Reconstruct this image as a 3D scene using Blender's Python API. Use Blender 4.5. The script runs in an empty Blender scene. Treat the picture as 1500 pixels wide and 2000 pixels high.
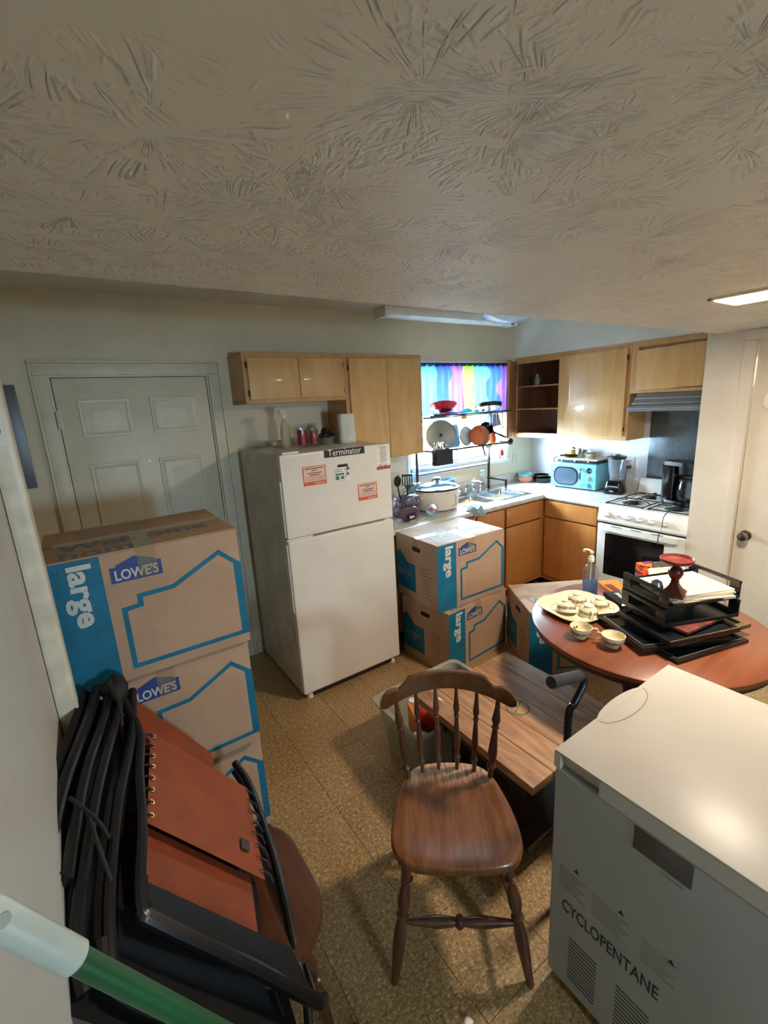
import bpy, bmesh, math, random
from mathutils import Vector, Matrix
random.seed(7)
SC = bpy.context.scene
COL = SC.collection
PI = math.pi

# ------------------------------------------------------------------ camera
CAM_POS = Vector((0.0, -3.160, 1.795))
YAW, PITCH, ROLL, FPX = 0.59061, -0.23554, -0.05506, 882.47
fwd = Vector((math.sin(YAW)*math.cos(PITCH), math.cos(YAW)*math.cos(PITCH), math.sin(PITCH)))
rt = Vector((math.cos(YAW), -math.sin(YAW), 0)); up = rt.cross(fwd)
r2 = rt*math.cos(ROLL) + up*math.sin(ROLL); u2 = -rt*math.sin(ROLL) + up*math.cos(ROLL)
cd = bpy.data.cameras.new('camera'); cam = bpy.data.objects.new('camera', cd); COL.objects.link(cam)
cam.matrix_world = Matrix(((r2.x, u2.x, -fwd.x, CAM_POS.x), (r2.y, u2.y, -fwd.y, CAM_POS.y), (r2.z, u2.z, -fwd.z, CAM_POS.z), (0, 0, 0, 1)))
cd.sensor_fit = 'HORIZONTAL'; cd.sensor_width = 36; cd.lens = FPX*36/1500; cd.clip_start = 0.05
SC.camera = cam

# ------------------------------------------------------------------ world (overcast daylight) and exposure
W = bpy.data.worlds.new('sky'); SC.world = W; W.use_nodes = True
nt = W.node_tree; nt.nodes.clear()
bg = nt.nodes.new('ShaderNodeBackground'); wo = nt.nodes.new('ShaderNodeOutputWorld')
bg.inputs[0].default_value = (0.76, 0.90, 1.0, 1); bg.inputs[1].default_value = 110.0
nt.links.new(bg.outputs[0], wo.inputs[0])
SC.view_settings.view_transform = 'Standard'; SC.view_settings.look = 'None'
SC.view_settings.gamma = 1; SC.view_settings.use_curve_mapping = False
SC.view_settings.exposure = 0.5

def area(name, loc, rot, sx, sy, power, col, portal=False):
    l = bpy.data.lights.new(name, 'AREA'); l.shape = 'RECTANGLE'; l.size = sx; l.size_y = sy; l.energy = power; l.color = col
    if portal: l.cycles.is_portal = True
    o = bpy.data.objects.new(name, l); o.location = loc; o.rotation_euler = rot; COL.objects.link(o); return o
sun_d = bpy.data.lights.new('sun', 'SUN'); sun_d.energy = 1300; sun_d.color = (1, .95, .86); sun_d.angle = .01
sun_o = bpy.data.objects.new('sun', sun_d); sun_o.rotation_euler = (0, math.radians(50), 0); COL.objects.link(sun_o)   # high sun from the +x side: lights the ground outside, enters no window
# sampling portal in the window opening (gives no light of its own)
area('rear_fill_portal', (.70, -4.985, 1.50), (PI/2, 0, 0), .30, .40, 1, (1, 1, 1), True)
area('window_portal', (3.02, 0.02, 1.64), (-PI/2, 0, 0), 1.26, 0.96, 1, (1, 1, 1), True)

# ------------------------------------------------------------------ materials
def srgb(c):
    return tuple((x/255/12.92 if x/255 <= .04045 else ((x/255+.055)/1.055)**2.4) for x in c) + (1,)
class N:
    def __init__(s, name):
        s.m = bpy.data.materials.new(name); s.m.use_nodes = True; s.t = s.m.node_tree
        s.b = s.t.nodes['Principled BSDF']; s.out = s.t.nodes['Material Output']
    def n(s, typ, **k):
        x = s.t.nodes.new(typ)
        for a, v in k.items(): setattr(x, a, v)
        return x
    def l(s, a, b): s.t.links.new(a, b)
    def math(s, op, a, b=None, c=None, clamp=False):
        x = s.n('ShaderNodeMath', operation=op); x.use_clamp = clamp
        for i, v in enumerate((a, b, c)):
            if v is None: continue
            if isinstance(v, (int, float)): x.inputs[i].default_value = v
            else: s.l(v, x.inputs[i])
        return x.outputs[0]
    def pos(s, world=False, scale=(1, 1, 1), loc=(0, 0, 0)):
        mp = s.n('ShaderNodeMapping'); mp.inputs['Scale'].default_value = scale; mp.inputs['Location'].default_value = loc
        if world: s.l(s.n('ShaderNodeNewGeometry').outputs['Position'], mp.inputs[0])
        else: s.l(s.n('ShaderNodeTexCoord').outputs['Object'], mp.inputs[0])
        return mp.outputs[0]
    def noise(s, vec, scale, detail=3, rough=.55):
        x = s.n('ShaderNodeTexNoise'); x.inputs['Scale'].default_value = scale; x.inputs['Detail'].default_value = detail; x.inputs['Roughness'].default_value = rough
        s.l(vec, x.inputs['Vector']); return x.outputs['Fac']
    def ramp(s, fac, stops, interp='LINEAR'):
        x = s.n('ShaderNodeValToRGB'); x.color_ramp.interpolation = interp; e = x.color_ramp.elements
        while len(e) < len(stops): e.new(0.5)
        for i, (p, c) in enumerate(stops): e[i].position = p; e[i].color = srgb(c) if len(c) == 3 else c
        s.l(fac, x.inputs[0]); return x.outputs[0]
    def mix(s, fac, a, b):
        x = s.n('ShaderNodeMix', data_type='RGBA')
        for i, v in ((0, fac), (6, a), (7, b)):
            if isinstance(v, (int, float)): x.inputs[i].default_value = v
            elif isinstance(v, tuple): x.inputs[i].default_value = srgb(v)
            else: s.l(v, x.inputs[i])
        return x.outputs[2]
    def bump(s, h, dist, strength=1.0):
        x = s.n('ShaderNodeBump'); x.inputs['Distance'].default_value = dist; x.inputs['Strength'].default_value = strength
        s.l(h, x.inputs['Height']); s.l(x.outputs[0], s.b.inputs['Normal'])
    def set(s, **k):
        for a, v in k.items():
            i = s.b.inputs[{'rough': 'Roughness', 'metal': 'Metallic', 'color': 'Base Color', 'spec': 'Specular IOR Level', 'coat': 'Coat Weight', 'trans': 'Transmission Weight', 'ior': 'IOR', 'alpha': 'Alpha'}[a]]
            if hasattr(v, 'links'): s.l(v, i)
            elif a == 'color': i.default_value = srgb(v)
            else: i.default_value = v
        return s
MAT = {}
def M(name, color=(200, 200, 200), rough=.5, metal=0, var=.06, scale=6, bump=0, bscale=80, coat=0, spec=.5, world=False):
    """plain procedural material: colour with faint mottling and optional fine relief"""
    if name in MAT: return MAT[name]
    m = N(name); p = m.pos(world)
    f = m.noise(p, scale, 4)
    d = tuple(max(0, c*(1-var*1.6)) for c in color); l = tuple(min(255, c*(1+var)) for c in color)
    m.set(color=m.ramp(f, [(.3, d), (.7, l)]), rough=rough, metal=metal, coat=coat, spec=spec)
    if bump: m.bump(m.noise(p, bscale, 3), bump)
    MAT[name] = m.m; return m.m
def wood(name, c1, c2, c3, axis='z', s=1.0, rough=.4, coat=0, bump=.0004, fine=26):
    if name in MAT: return MAT[name]
    m = N(name); sc = {'x': (.12, 1, 1), 'y': (1, .12, 1), 'z': (1, 1, .12)}[axis]
    p = m.pos(False, tuple(x*s for x in sc))
    warp = m.noise(p, 3, 2); vm = m.n('ShaderNodeVectorMath', operation='ADD'); sv = m.n('ShaderNodeVectorMath', operation='SCALE')
    cx = m.n('ShaderNodeCombineXYZ'); [m.l(warp, cx.inputs[i]) for i in range(3)]
    m.l(cx.outputs[0], sv.inputs[0]); sv.inputs['Scale'].default_value = .35
    m.l(p, vm.inputs[0]); m.l(sv.outputs[0], vm.inputs[1])
    f = m.noise(vm.outputs[0], fine, 5, .6); g = m.noise(vm.outputs[0], 4, 2)
    mixf = m.math('ADD', m.math('MULTIPLY', f, .6), m.math('MULTIPLY', g, .4))
    m.set(color=m.ramp(mixf, [(.34, c1), (.5, c2), (.66, c3)]), rough=rough, coat=coat)
    if bump: m.bump(f, bump)
    MAT[name] = m.m; return m.m

wall_m = M('painted_wall', (218, 209, 184), .55, var=.02, scale=3, bump=.0006, bscale=120, world=True)
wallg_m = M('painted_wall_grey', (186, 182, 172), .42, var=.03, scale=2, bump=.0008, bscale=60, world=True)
trim_m = M('painted_trim', (212, 206, 184), .4, var=.03, scale=9, bump=.0003, world=True)
soffit_m = M('painted_soffit', (224, 226, 222), .5, var=.02, scale=3, bump=.0006, bscale=100, world=True)
pantry_m = M('painted_pantry_wall', (214, 203, 184), .4, var=.03, scale=2, bump=.0008, bscale=70, world=True)
splash_w = M('white_splash_wall', (212, 216, 222), .35, var=.03, scale=4, world=True)
hiceil_m = M('upper_ceiling_paint', (222, 220, 210), .45, var=.03, scale=3, bump=.0008, bscale=90, world=True)
door_m = M('painted_door', (212, 207, 186), .38, var=.03, scale=4, world=True)
cab_m = wood('maple_cabinet', (190, 146, 92), (203, 160, 104), (212, 172, 118), 'z', 1.2, .33, .15, fine=14)
cabf_m = wood('maple_frame', (180, 132, 84), (192, 145, 94), (202, 157, 106), 'z', 1.2, .4, .1)
cabin_m = wood('cabinet_inside', (92, 60, 44), (112, 76, 56), (124, 88, 66), 'z', 1.2, .6)
base_m = wood('maple_base_cabinet', (168, 108, 54), (182, 120, 62), (192, 132, 74), 'z', 1.0, .36, .15, fine=12)
white_m = M('white_enamel', (226, 224, 216), .28, var=.015, scale=3)
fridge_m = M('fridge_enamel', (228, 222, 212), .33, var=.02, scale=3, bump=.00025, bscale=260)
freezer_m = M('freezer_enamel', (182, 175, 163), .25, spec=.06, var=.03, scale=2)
freezer_shaded_m = M('freezer_shaded_side_enamel', (160, 163, 158), .30, var=.03, scale=2)  # same white enamel, greyed: the side's shade is put into the colour
lam_m = M('laminate_worktop', (206, 205, 202), .35, var=.07, scale=25)
steel_m = M('stainless_steel', (186, 188, 190), .22, 1, var=.05, scale=12)
chrome_m = M('chrome', (225, 226, 228), .08, 1, var=.02)
blk_m = M('black_plastic', (22, 22, 24), .32, var=.1)
blkg_m = M('gloss_black', (10, 10, 12), .12, var=.1)
blkmetal_m = M('black_metal', (18, 18, 20), .35, .3, var=.15)
iron_m = M('cast_iron', (26, 26, 28), .6, .2, var=.2)
hoodm = M('grey_hood_enamel', (128, 132, 136), .35, .3, var=.04)
splash_m = M('dark_steel_backsplash', (104, 112, 118), .28, .8, var=.12, scale=5, bump=.0006, bscale=12)
dark_m = M('dark_recess', (14, 11, 9), .8, var=.2)
paper_m = M('white_paper', (232, 226, 214), .7, var=.02)
ink_m = M('black_ink', (40, 38, 40), .7, var=.1)
gink_m = M('grey_ink', (120, 112, 108), .7, var=.1)

def emis(name, col, st):
    m = N(name); m.b.inputs['Emission Color'].default_value = srgb(col); m.b.inputs['Emission Strength'].default_value = st
    p = m.pos(); m.set(color=m.ramp(m.noise(p, 4), [(.3, col), (.7, tuple(min(255, c*1.03) for c in col))])); MAT[name] = m.m; return m.m
def glass(name, tint=(240, 248, 252), rough=.03, fres=1.45, haze=0.0, hazecol=(230, 235, 240), hs=30):
    m = N(name); t = m.t
    tr = m.n('ShaderNodeBsdfTransparent'); tr.inputs[0].default_value = srgb(tint)
    gl = m.n('ShaderNodeBsdfGlossy'); gl.inputs['Roughness'].default_value = rough
    lw = m.n('ShaderNodeLayerWeight'); lw.inputs[0].default_value = .5; f0 = ((fres-1)/(fres+1))**2; frs = m.math('ADD', m.math('MULTIPLY', m.math('POWER', lw.outputs['Facing'], 5), 1-f0), f0, clamp=True)
    mx = m.n('ShaderNodeMixShader'); m.l(frs, mx.inputs[0]); m.l(tr.outputs[0], mx.inputs[1]); m.l(gl.outputs[0], mx.inputs[2])
    o = mx.outputs[0]
    if haze:
        df = m.n('ShaderNodeBsdfDiffuse'); df.inputs[0].default_value = srgb(hazecol)
        m2 = m.n('ShaderNodeMixShader')
        nf = m.noise(m.pos(), hs, 2); m.l(m.math('MULTIPLY', nf, haze*2, clamp=True), m2.inputs[0]); m.l(o, m2.inputs[1]); m.l(df.outputs[0], m2.inputs[2]); o = m2.outputs[0]
    m.l(o, m.out.inputs[0]); MAT[name] = m.m; return m.m
glass_m = glass('clear_glass'); pglass_m = glass('clear_plastic', (232, 240, 244), .12, 1.4, .06)
bin_m = glass('frosted_bin_plastic', (225, 226, 216), .3, 1.3, .55, (196, 196, 184), 1.5)
blue_liq = glass('blue_liquid', (70, 170, 230), .05, 1.3, .12, (60, 150, 215))
bag_m = glass('crinkled_plastic_bag', (205, 200, 214), .08, 1.6, .22, (150, 130, 150))

# textured ceiling: brushed "crow's foot" stomps as fine relief
def ceiling_mat():
    m = N('stomp_textured_ceiling')
    def layer(scale, off, k, rmax):
        mp = m.n('ShaderNodeMapping'); mp.inputs['Location'].default_value = off
        m.l(m.n('ShaderNodeNewGeometry').outputs['Position'], mp.inputs[0])
        wv = m.n('ShaderNodeTexNoise'); wv.inputs['Scale'].default_value = 9; m.l(mp.outputs[0], wv.inputs['Vector'])
        s1 = m.n('ShaderNodeVectorMath', operation='SUBTRACT'); m.l(wv.outputs['Color'], s1.inputs[0]); s1.inputs[1].default_value = (.5, .5, .5)
        s2 = m.n('ShaderNodeVectorMath', operation='SCALE'); m.l(s1.outputs[0], s2.inputs[0]); s2.inputs['Scale'].default_value = .022
        s3 = m.n('ShaderNodeVectorMath', operation='ADD'); m.l(mp.outputs[0], s3.inputs[0]); m.l(s2.outputs[0], s3.inputs[1])
        v = m.n('ShaderNodeTexVoronoi', voronoi_dimensions='2D'); v.inputs['Scale'].default_value = scale; v.inputs['Randomness'].default_value = .85
        m.l(s3.outputs[0], v.inputs['Vector'])
        d = m.n('ShaderNodeVectorMath', operation='SUBTRACT'); m.l(s3.outputs[0], d.inputs[0]); m.l(v.outputs['Position'], d.inputs[1])
        sp = m.n('ShaderNodeSeparateXYZ'); m.l(d.outputs[0], sp.inputs[0])
        r = m.math('SQRT', m.math('ADD', m.math('MULTIPLY', sp.outputs[0], sp.outputs[0]), m.math('MULTIPLY', sp.outputs[1], sp.outputs[1])))
        r = m.math('ADD', r, .0005)
        c = m.n('ShaderNodeCombineXYZ'); sc = m.n('ShaderNodeSeparateColor'); m.l(v.outputs['Color'], sc.inputs[0])
        m.l(m.math('ADD', m.math('MULTIPLY', m.math('DIVIDE', sp.outputs[0], r), k), m.math('MULTIPLY', sc.outputs[0], 60)), c.inputs[0])
        m.l(m.math('ADD', m.math('MULTIPLY', m.math('DIVIDE', sp.outputs[1], r), k), m.math('MULTIPLY', sc.outputs[1], 60)), c.inputs[1])
        m.l(m.math('MULTIPLY', r, 9), c.inputs[2])
        f = m.noise(c.outputs[0], 1.0, 1.0, .5)
        ridge = m.math('SUBTRACT', 1, m.math('MULTIPLY', m.math('ABSOLUTE', m.math('SUBTRACT', f, .5)), 12), clamp=True)
        patch = m.math('MULTIPLY', m.math('SUBTRACT', m.noise(mp.outputs[0], 18, 3, .7), .48), 9, clamp=True)
        fall = m.math('MULTIPLY', m.math('SUBTRACT', rmax, r), 30, clamp=True)
        inner = m.math('MULTIPLY', m.math('SUBTRACT', r, .012), 60, clamp=True)
        return m.math('MULTIPLY', m.math('MULTIPLY', ridge, patch), m.math('MULTIPLY', fall, inner))
    a = layer(3.6, (0.13, .27, 0), 8.0, .17); b = layer(3.0, (1.71, 3.3, 0), 7.0, .18)
    h = m.math('MAXIMUM', m.math('MAXIMUM', a, b), layer(4.6, (5.3, .9, 0), 6.0, .13))
    g = m.noise(m.pos(True), 140, 2)
    smooth = m.math('MULTIPLY', m.math('SUBTRACT', m.noise(m.pos(True, (1, 1, 1), (4, 1, 0)), 1.9, 1), .36), 12, clamp=True)
    h = m.math('ADD', m.math('MULTIPLY', h, smooth), m.math('MULTIPLY', g, .06))
    m.set(color=m.ramp(m.noise(m.pos(True), 2.2, 4), [(.3, (214, 206, 188)), (.7, (222, 215, 198))]), rough=.5)
    m.bump(h, .0036, 1.0)
    MAT[m.m.name] = m.m; return m.m
ceil_m = ceiling_mat()

def tile_mat(name, c):
    m = N(name); p = m.pos(True)
    a = m.noise(p, 70, 4, .7); v = m.n('ShaderNodeTexVoronoi'); v.inputs['Scale'].default_value = 90; m.l(p, v.inputs['Vector'])
    st = m.noise(m.pos(True, (1, 2.6, 1)), 75, 3, .75)
    k = m.math('ADD', m.math('MULTIPLY', a, .5), m.math('MULTIPLY', st, .5))
    col = m.ramp(k, [(.37, (98, 72, 38)), (.46, tuple(x*.84 for x in c)), (.54, c), (.64, (216, 192, 146))])
    dirt = m.noise(p, 2.3, 5, .6)
    m.set(color=m.mix(m.math('MULTIPLY', m.math('SUBTRACT', dirt, .5), 1.2, clamp=True), col, (110, 84, 50)), rough=.42)
    m.bump(k, .0003); MAT[name] = m.m; return m.m
tile_ms = [tile_mat('vinyl_tile_%s' % n, c) for n, c in (('tan', (164, 132, 87)), ('sand', (167, 135, 90)), ('umber', (161, 129, 84)))]

def plank_mat():
    return wood('worn_pine_planks', (104, 70, 44), (152, 110, 74), (184, 142, 102), 'y', 1.5, .5, .1, .0012, 30)

# ------------------------------------------------------------------ mesh helpers
def BM(): return bmesh.new()
def _bev(bm, vs, off, seg=2):
    if off <= 0: return
    es = list({e for v in vs for e in v.link_edges})
    bmesh.ops.bevel(bm, geom=es, offset=off, segments=seg, affect='EDGES', profile=.7)
def box(bm, x0, x1, y0, y1, z0, z1, bev=0, seg=2, T=None):
    m = Matrix.Translation(((x0+x1)/2, (y0+y1)/2, (z0+z1)/2)) @ Matrix.Diagonal((abs(x1-x0), abs(y1-y0), abs(z1-z0), 1))
    if T is not None: m = T @ m
    vs = bmesh.ops.create_cube(bm, size=1, matrix=m)['verts']; _bev(bm, vs, bev, seg); return bm
def TR(loc=(0, 0, 0), rx=0, ry=0, rz=0):
    return Matrix.Translation(loc) @ Matrix.Rotation(rz, 4, 'Z') @ Matrix.Rotation(ry, 4, 'Y') @ Matrix.Rotation(rx, 4, 'X')
def frame_z(a, b):
    a = Vector(a); b = Vector(b); d = (b-a); L = d.length; d.normalize()
    q = d.to_track_quat('Z', 'Y'); return Matrix.Translation(a) @ q.to_matrix().to_4x4(), L
def cyl(bm, a, b, r0, r1=None, seg=16):
    m, L = frame_z(a, b)
    lathe(bm, [(0, 0), (r0, 0), (r0 if r1 is None else r1, L), (0, L)], seg=seg, T=m); return bm
def lathe(bm, prof, seg=24, T=None, c=(0, 0, 0), sx=1, sy=1):
    T = T or Matrix.Translation(c); rings = []
    for r, z in prof:
        if r < 1e-6: rings.append([bm.verts.new(T @ Vector((0, 0, z)))])
        else: rings.append([bm.verts.new(T @ Vector((r*sx*math.cos(2*PI*i/seg), r*sy*math.sin(2*PI*i/seg), z))) for i in range(seg)])
    for A, B in zip(rings, rings[1:]):
        for i in range(seg):
            j = (i+1) % seg
            if len(A) == 1 and len(B) == 1: continue
            if len(A) == 1: bm.faces.new((A[0], B[j], B[i]))
            elif len(B) == 1: bm.faces.new((A[i], A[j], B[0]))
            else: bm.faces.new((A[i], A[j], B[j], B[i]))
    return bm
def spline(pts, n=6, closed=False):
    P = [Vector(p) for p in pts]; out = []; L = len(P)
    rng = range(L if closed else L-1)
    for i in rng:
        g = lambda k: P[k % L] if closed else P[max(0, min(L-1, k))]
        p0, p1, p2, p3 = g(i-1), g(i), g(i+1), g(i+2)
        for s in range(n):
            t = s/n
            out.append(.5*((2*p1)+(p2-p0)*t+(2*p0-5*p1+4*p2-p3)*t*t+(3*p1-p0-3*p2+p3)*t**3))
    if not closed: out.append(P[-1])
    return out
def tube(bm, pts, r, seg=8, closed=False, cap=True):
    P = [Vector(p) for p in pts]; n = len(P); rings = []
    t0 = (P[1]-P[0]).normalized(); nrm = t0.orthogonal().normalized()
    for i in range(n):
        a = P[(i-1) % n] if (closed or i > 0) else P[0]; b = P[(i+1) % n] if (closed or i < n-1) else P[-1]
        t = (b-a); t = t.normalized() if t.length > 1e-9 else t0
        nrm = (nrm - t*nrm.dot(t)); nrm = nrm.normalized() if nrm.length > 1e-6 else t.orthogonal().normalized()
        bn = t.cross(nrm); rr = r[i] if isinstance(r, (list, tuple)) else r
        rings.append([bm.verts.new(P[i]+(nrm*math.cos(2*PI*k/seg)+bn*math.sin(2*PI*k/seg))*rr) for k in range(seg)])
    for i in range(n if closed else n-1):
        A, B = rings[i], rings[(i+1) % n]
        for k in range(seg):
            j = (k+1) % seg; bm.faces.new((A[k], A[j], B[j], B[k]))
    if cap and not closed:
        bm.faces.new(rings[0][::-1]); bm.faces.new(rings[-1])
    return bm
def prism(bm, poly, z0, z1, T=None):
    """poly: list of (x,y); extruded z0..z1 then transformed by T"""
    T = T or Matrix.Identity(4)
    a = [bm.verts.new(T @ Vector((x, y, z0))) for x, y in poly]; b = [bm.verts.new(T @ Vector((x, y, z1))) for x, y in poly]
    n = len(poly)
    bm.faces.new(a[::-1]); bm.faces.new(b)
    for i in range(n): bm.faces.new((a[i], a[(i+1) % n], b[(i+1) % n], b[i]))
    return bm
def rrect(x0, x1, y0, y1, r, n=5):
    out = []
    for cx, cy, a in ((x1-r, y1-r, 0), (x0+r, y1-r, 90), (x0+r, y0+r, 180), (x1-r, y0+r, 270)):
        for i in range(n+1):
            t = math.radians(a+90*i/n); out.append((cx+r*math.cos(t), cy+r*math.sin(t)))
    return out
def ribbon(bm, pts, w, z0, z1, T=None, closed=False):
    """flat band of width w along 2D polyline, mitred"""
    P = [Vector(p) for p in pts]; n = len(P); L = []; R = []
    for i in range(n):
        a = P[(i-1) % n] if (closed or i) else None; b = P[(i+1) % n] if (closed or i < n-1) else None
        d1 = (P[i]-a).normalized() if a is not None else (b-P[i]).normalized(); d2 = (b-P[i]).normalized() if b is not None else d1
        n1 = Vector((-d1.y, d1.x)); n2 = Vector((-d2.y, d2.x)); m = (n1+n2); m.normalize(); k = w/2/max(.4, m.dot(n1))
        L.append(P[i]+m*k); R.append(P[i]-m*k)
    for i in range(n if closed else n-1):
        j = (i+1) % n; prism(bm, [L[i], L[j], R[j], R[i]][::-1], z0, z1, T)
    return bm
def loft(bm, rings, cap=True):
    R = [[bm.verts.new(Vector(p)) for p in r] for r in rings]; n = len(R[0])
    for A, B in zip(R, R[1:]):
        for i in range(n): bm.faces.new((A[i], A[(i+1) % n], B[(i+1) % n], B[i]))
    if cap: bm.faces.new(R[0][::-1]); bm.faces.new(R[-1])
    return bm
def grid(bm, f, nu, nv, thick=None):
    V = [[bm.verts.new(Vector(f(i/nu, j/nv))) for j in range(nv+1)] for i in range(nu+1)]
    for i in range(nu):
        for j in range(nv): bm.faces.new((V[i][j], V[i+1][j], V[i+1][j+1], V[i][j+1]))
    if thick: bmesh.ops.solidify(bm, geom=bm.faces[:], thickness=thick)
    return bm
def wireframe(bm, pts_list, r, seg=6):
    for p in pts_list: tube(bm, p, r, seg)
    return bm

def mesh_from(name, bm, mat, smooth=35):
    bmesh.ops.recalc_face_normals(bm, faces=bm.faces[:])
    me = bpy.data.meshes.new(name); bm.to_mesh(me); bm.free()
    for m in (mat if isinstance(mat, (list, tuple)) else [mat]): me.materials.append(m)
    if smooth:
        me.shade_smooth()
        try: me.set_sharp_from_angle(angle=math.radians(smooth))
        except Exception: pass
    return me
def obj(name, bm, mat, parent=None, label=None, cat=None, group=None, kind=None, world=False, smooth=35, loc=None):
    """one mesh object; world=True: vertices are in world coordinates of a parent placed elsewhere"""
    if world and parent is not None:
        p = parent
        while p.parent: p = p.parent
        bm.transform(p.matrix_basis.inverted())
    o = bpy.data.objects.new(name, mesh_from(name, bm, mat, smooth)); COL.objects.link(o)
    if parent is not None: o.parent = parent
    if loc: o.location = loc
    for k, v in (('label', label), ('category', cat), ('group', group), ('kind', kind)):
        if v: o[k] = v
    return o
def struct(name, bm, mat, parent=None, **k):
    if parent is None: k['kind'] = 'structure'
    return obj(name, bm, mat, parent, **k)
def thing(name, label, cat, loc=(0, 0, 0), rz=0, group=None, rx=0, ry=0):
    o = bpy.data.objects.new(name, None); COL.objects.link(o); o.empty_display_size = .05
    o.matrix_basis = TR(loc, rx, ry, rz)
    o['label'] = label; o['category'] = cat
    if group: o['group'] = group
    return o
def copy_tree(o, parent=None):
    c = o.copy(); COL.objects.link(c)
    if parent is not None: c.parent = parent
    for ch in [x for x in o.children]: copy_tree(ch, c)
    return c
def text_bm(s, size, T, depth=.0004, bold=0.0, align='LEFT', valign='BOTTOM_BASELINE', shear=0, sp=1.0, sx=1.0):
    cu = bpy.data.curves.new('t', 'FONT'); cu.body = s; cu.size = size; cu.extrude = depth; cu.offset = bold; cu.align_x = align; cu.align_y = valign; cu.space_character = sp; cu.shear = shear
    cu.resolution_u = 3; cu.space_line = .8
    o = bpy.data.objects.new('t', cu); COL.objects.link(o); bpy.context.view_layer.update()
    me = bpy.data.meshes.new_from_object(o.evaluated_get(bpy.context.evaluated_depsgraph_get()))
    bm = bmesh.new(); bm.from_mesh(me); bm.transform(T @ Matrix.Diagonal((sx, 1, 1, 1)))
    bpy.data.objects.remove(o); bpy.data.meshes.remove(me); bpy.data.curves.remove(cu)
    return bm
def join_bm(dst, src):
    me = bpy.data.meshes.new('j'); src.to_mesh(me); src.free(); dst.from_mesh(me); bpy.data.meshes.remove(me); return dst
FRONT = Matrix(((1, 0, 0, 0), (0, 0, -1, 0), (0, 1, 0, 0), (0, 0, 0, 1)))   # local x->x, y->z, z->-y  (art on a face looking to -y)
LEFTF = Matrix(((0, 0, -1, 0), (-1, 0, 0, 0), (0, 1, 0, 0), (0, 0, 0, 1)))  # local x->-y, y->z, z->-x (art on a face looking to -x)

# ================================================================== THE ROOM
XL, XR, YB = -.172, 4.08, 0.0
ZLO, ZHI, YH = 2.10, 2.484, -1.90
# floor: subfloor slab + individual vinyl tiles
fl = struct('floor', box(BM(), -.5, 4.3, -5.1, .2, -.06, -.0035), dark_m)
TS = .3085; meshes = []
for mt in tile_ms:
    meshes.append(mesh_from('tile', box(BM(), .0007, TS-.0007, .0007, TS-.0007, -.0035, 0, .0005, 1), mt))
nx0 = math.floor((-.36-.71)/TS); nx1 = math.ceil((XR-.71)/TS); ny1 = math.ceil(1.27/TS)
for i in range(nx0, nx1):
    for j in range(-7, ny1):
        if i == nx0 and j < -1: continue
        o = bpy.data.objects.new('floor_tile', meshes[random.randrange(3)]); COL.objects.link(o); o.parent = fl
        o.location = (.71+i*TS, -1.27+j*TS, random.uniform(-.0004, .0002))
rest = box(BM(), XL, XR, -5, -1.27-7*TS, -.0035, 0); o = struct('rear_floor_covering', rest, tile_ms[0], fl)
# ceilings
struct('ceiling', box(BM(), -.5, 3.5, -5.1, YH, ZLO, ZLO+.12), ceil_m)
struct('ceiling_upper', box(BM(), -.5, 4.2, YH-.1, .1, ZHI, ZHI+.1), hiceil_m)
struct('trim_ceiling_drop', box(BM(), -.5, 3.5, YH-.1, YH, ZLO+.1, ZHI), hiceil_m)
# back wall with door and window openings
DX0, DX1, DZ = -.038, .788, 2.03
WX0, WX1, WZ0, WZ1 = 2.42, 3.65, 1.175, 2.10
def wall_with_holes(name, mat, xs, zs, holes, y0, y1, axis='x'):
    bm = BM()
    for a, b in zip(xs, xs[1:]):
        for c, d in zip(zs, zs[1:]):
            mx, mz = (a+b)/2, (c+d)/2
            if any(h[0] < mx < h[1] and h[2] < mz < h[3] for h in holes): continue
            if axis == 'x': box(bm, a, b, y0, y1, c, d)
            else: box(bm, y0, y1, a, b, c, d)
    bmesh.ops.remove_doubles(bm, verts=bm.verts[:], dist=1e-5)
    return struct(name, bm, mat)
wall_with_holes('wall_back', wall_m, [-.5, DX0-.02, DX1+.02, WX0, WX1, 4.2], [0, WZ0, DZ+.02, WZ1, 2.6], [(DX0-.02, DX1+.02, 0, DZ+.02), (WX0, WX1, WZ0, WZ1)], 0, .12)
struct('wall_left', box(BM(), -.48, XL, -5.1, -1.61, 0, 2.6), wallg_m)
struct('wall_alcove', box(BM(), -.48, -.36, -1.61, .1, 0, 2.6), wall_m)
struct('wall_right', box(BM(), XR, XR+.12, YH-.1, .1, 0, 2.6), splash_w)
# pantry wall (returns at x = 3.38) with door opening
PX = 3.38; PD0, PD1 = -2.92, -2.115
wall_with_holes('wall_pantry', pantry_m, [-5.1, PD0-.02, PD1+.02, -1.85], [0, 2.04, ZLO+.02], [(PD0-.02, PD1+.02, 0, 2.04)], PX, PX+.12, 'y')
struct('wall_pantry_return', box(BM(), PX+.12, XR, -1.97, -1.865, 0, 2.6), pantry_m)
struct('trim_pantry_header', box(BM(), PX, XR, -1.97, -1.865, ZLO, ZHI), pantry_m)
wall_with_holes('wall_rear', M('rear_wall_paint', (170, 166, 152), .6, world=True), [-.5, .55, .85, 4.2], [0, 1.30, 1.70, 2.6], [(.55, .85, 1.30, 1.70)], -5.1, -5.0)
struct('wall_pantry_inside', box(BM(), PX+.5, PX+.56, -5.1, -1.97, 0, 2.2), wall_m)
# soffit over the right-hand cabinets
struct('trim_soffit', box(BM(), 3.79, XR, -1.865, 0, 2.15, ZHI), soffit_m)
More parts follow.
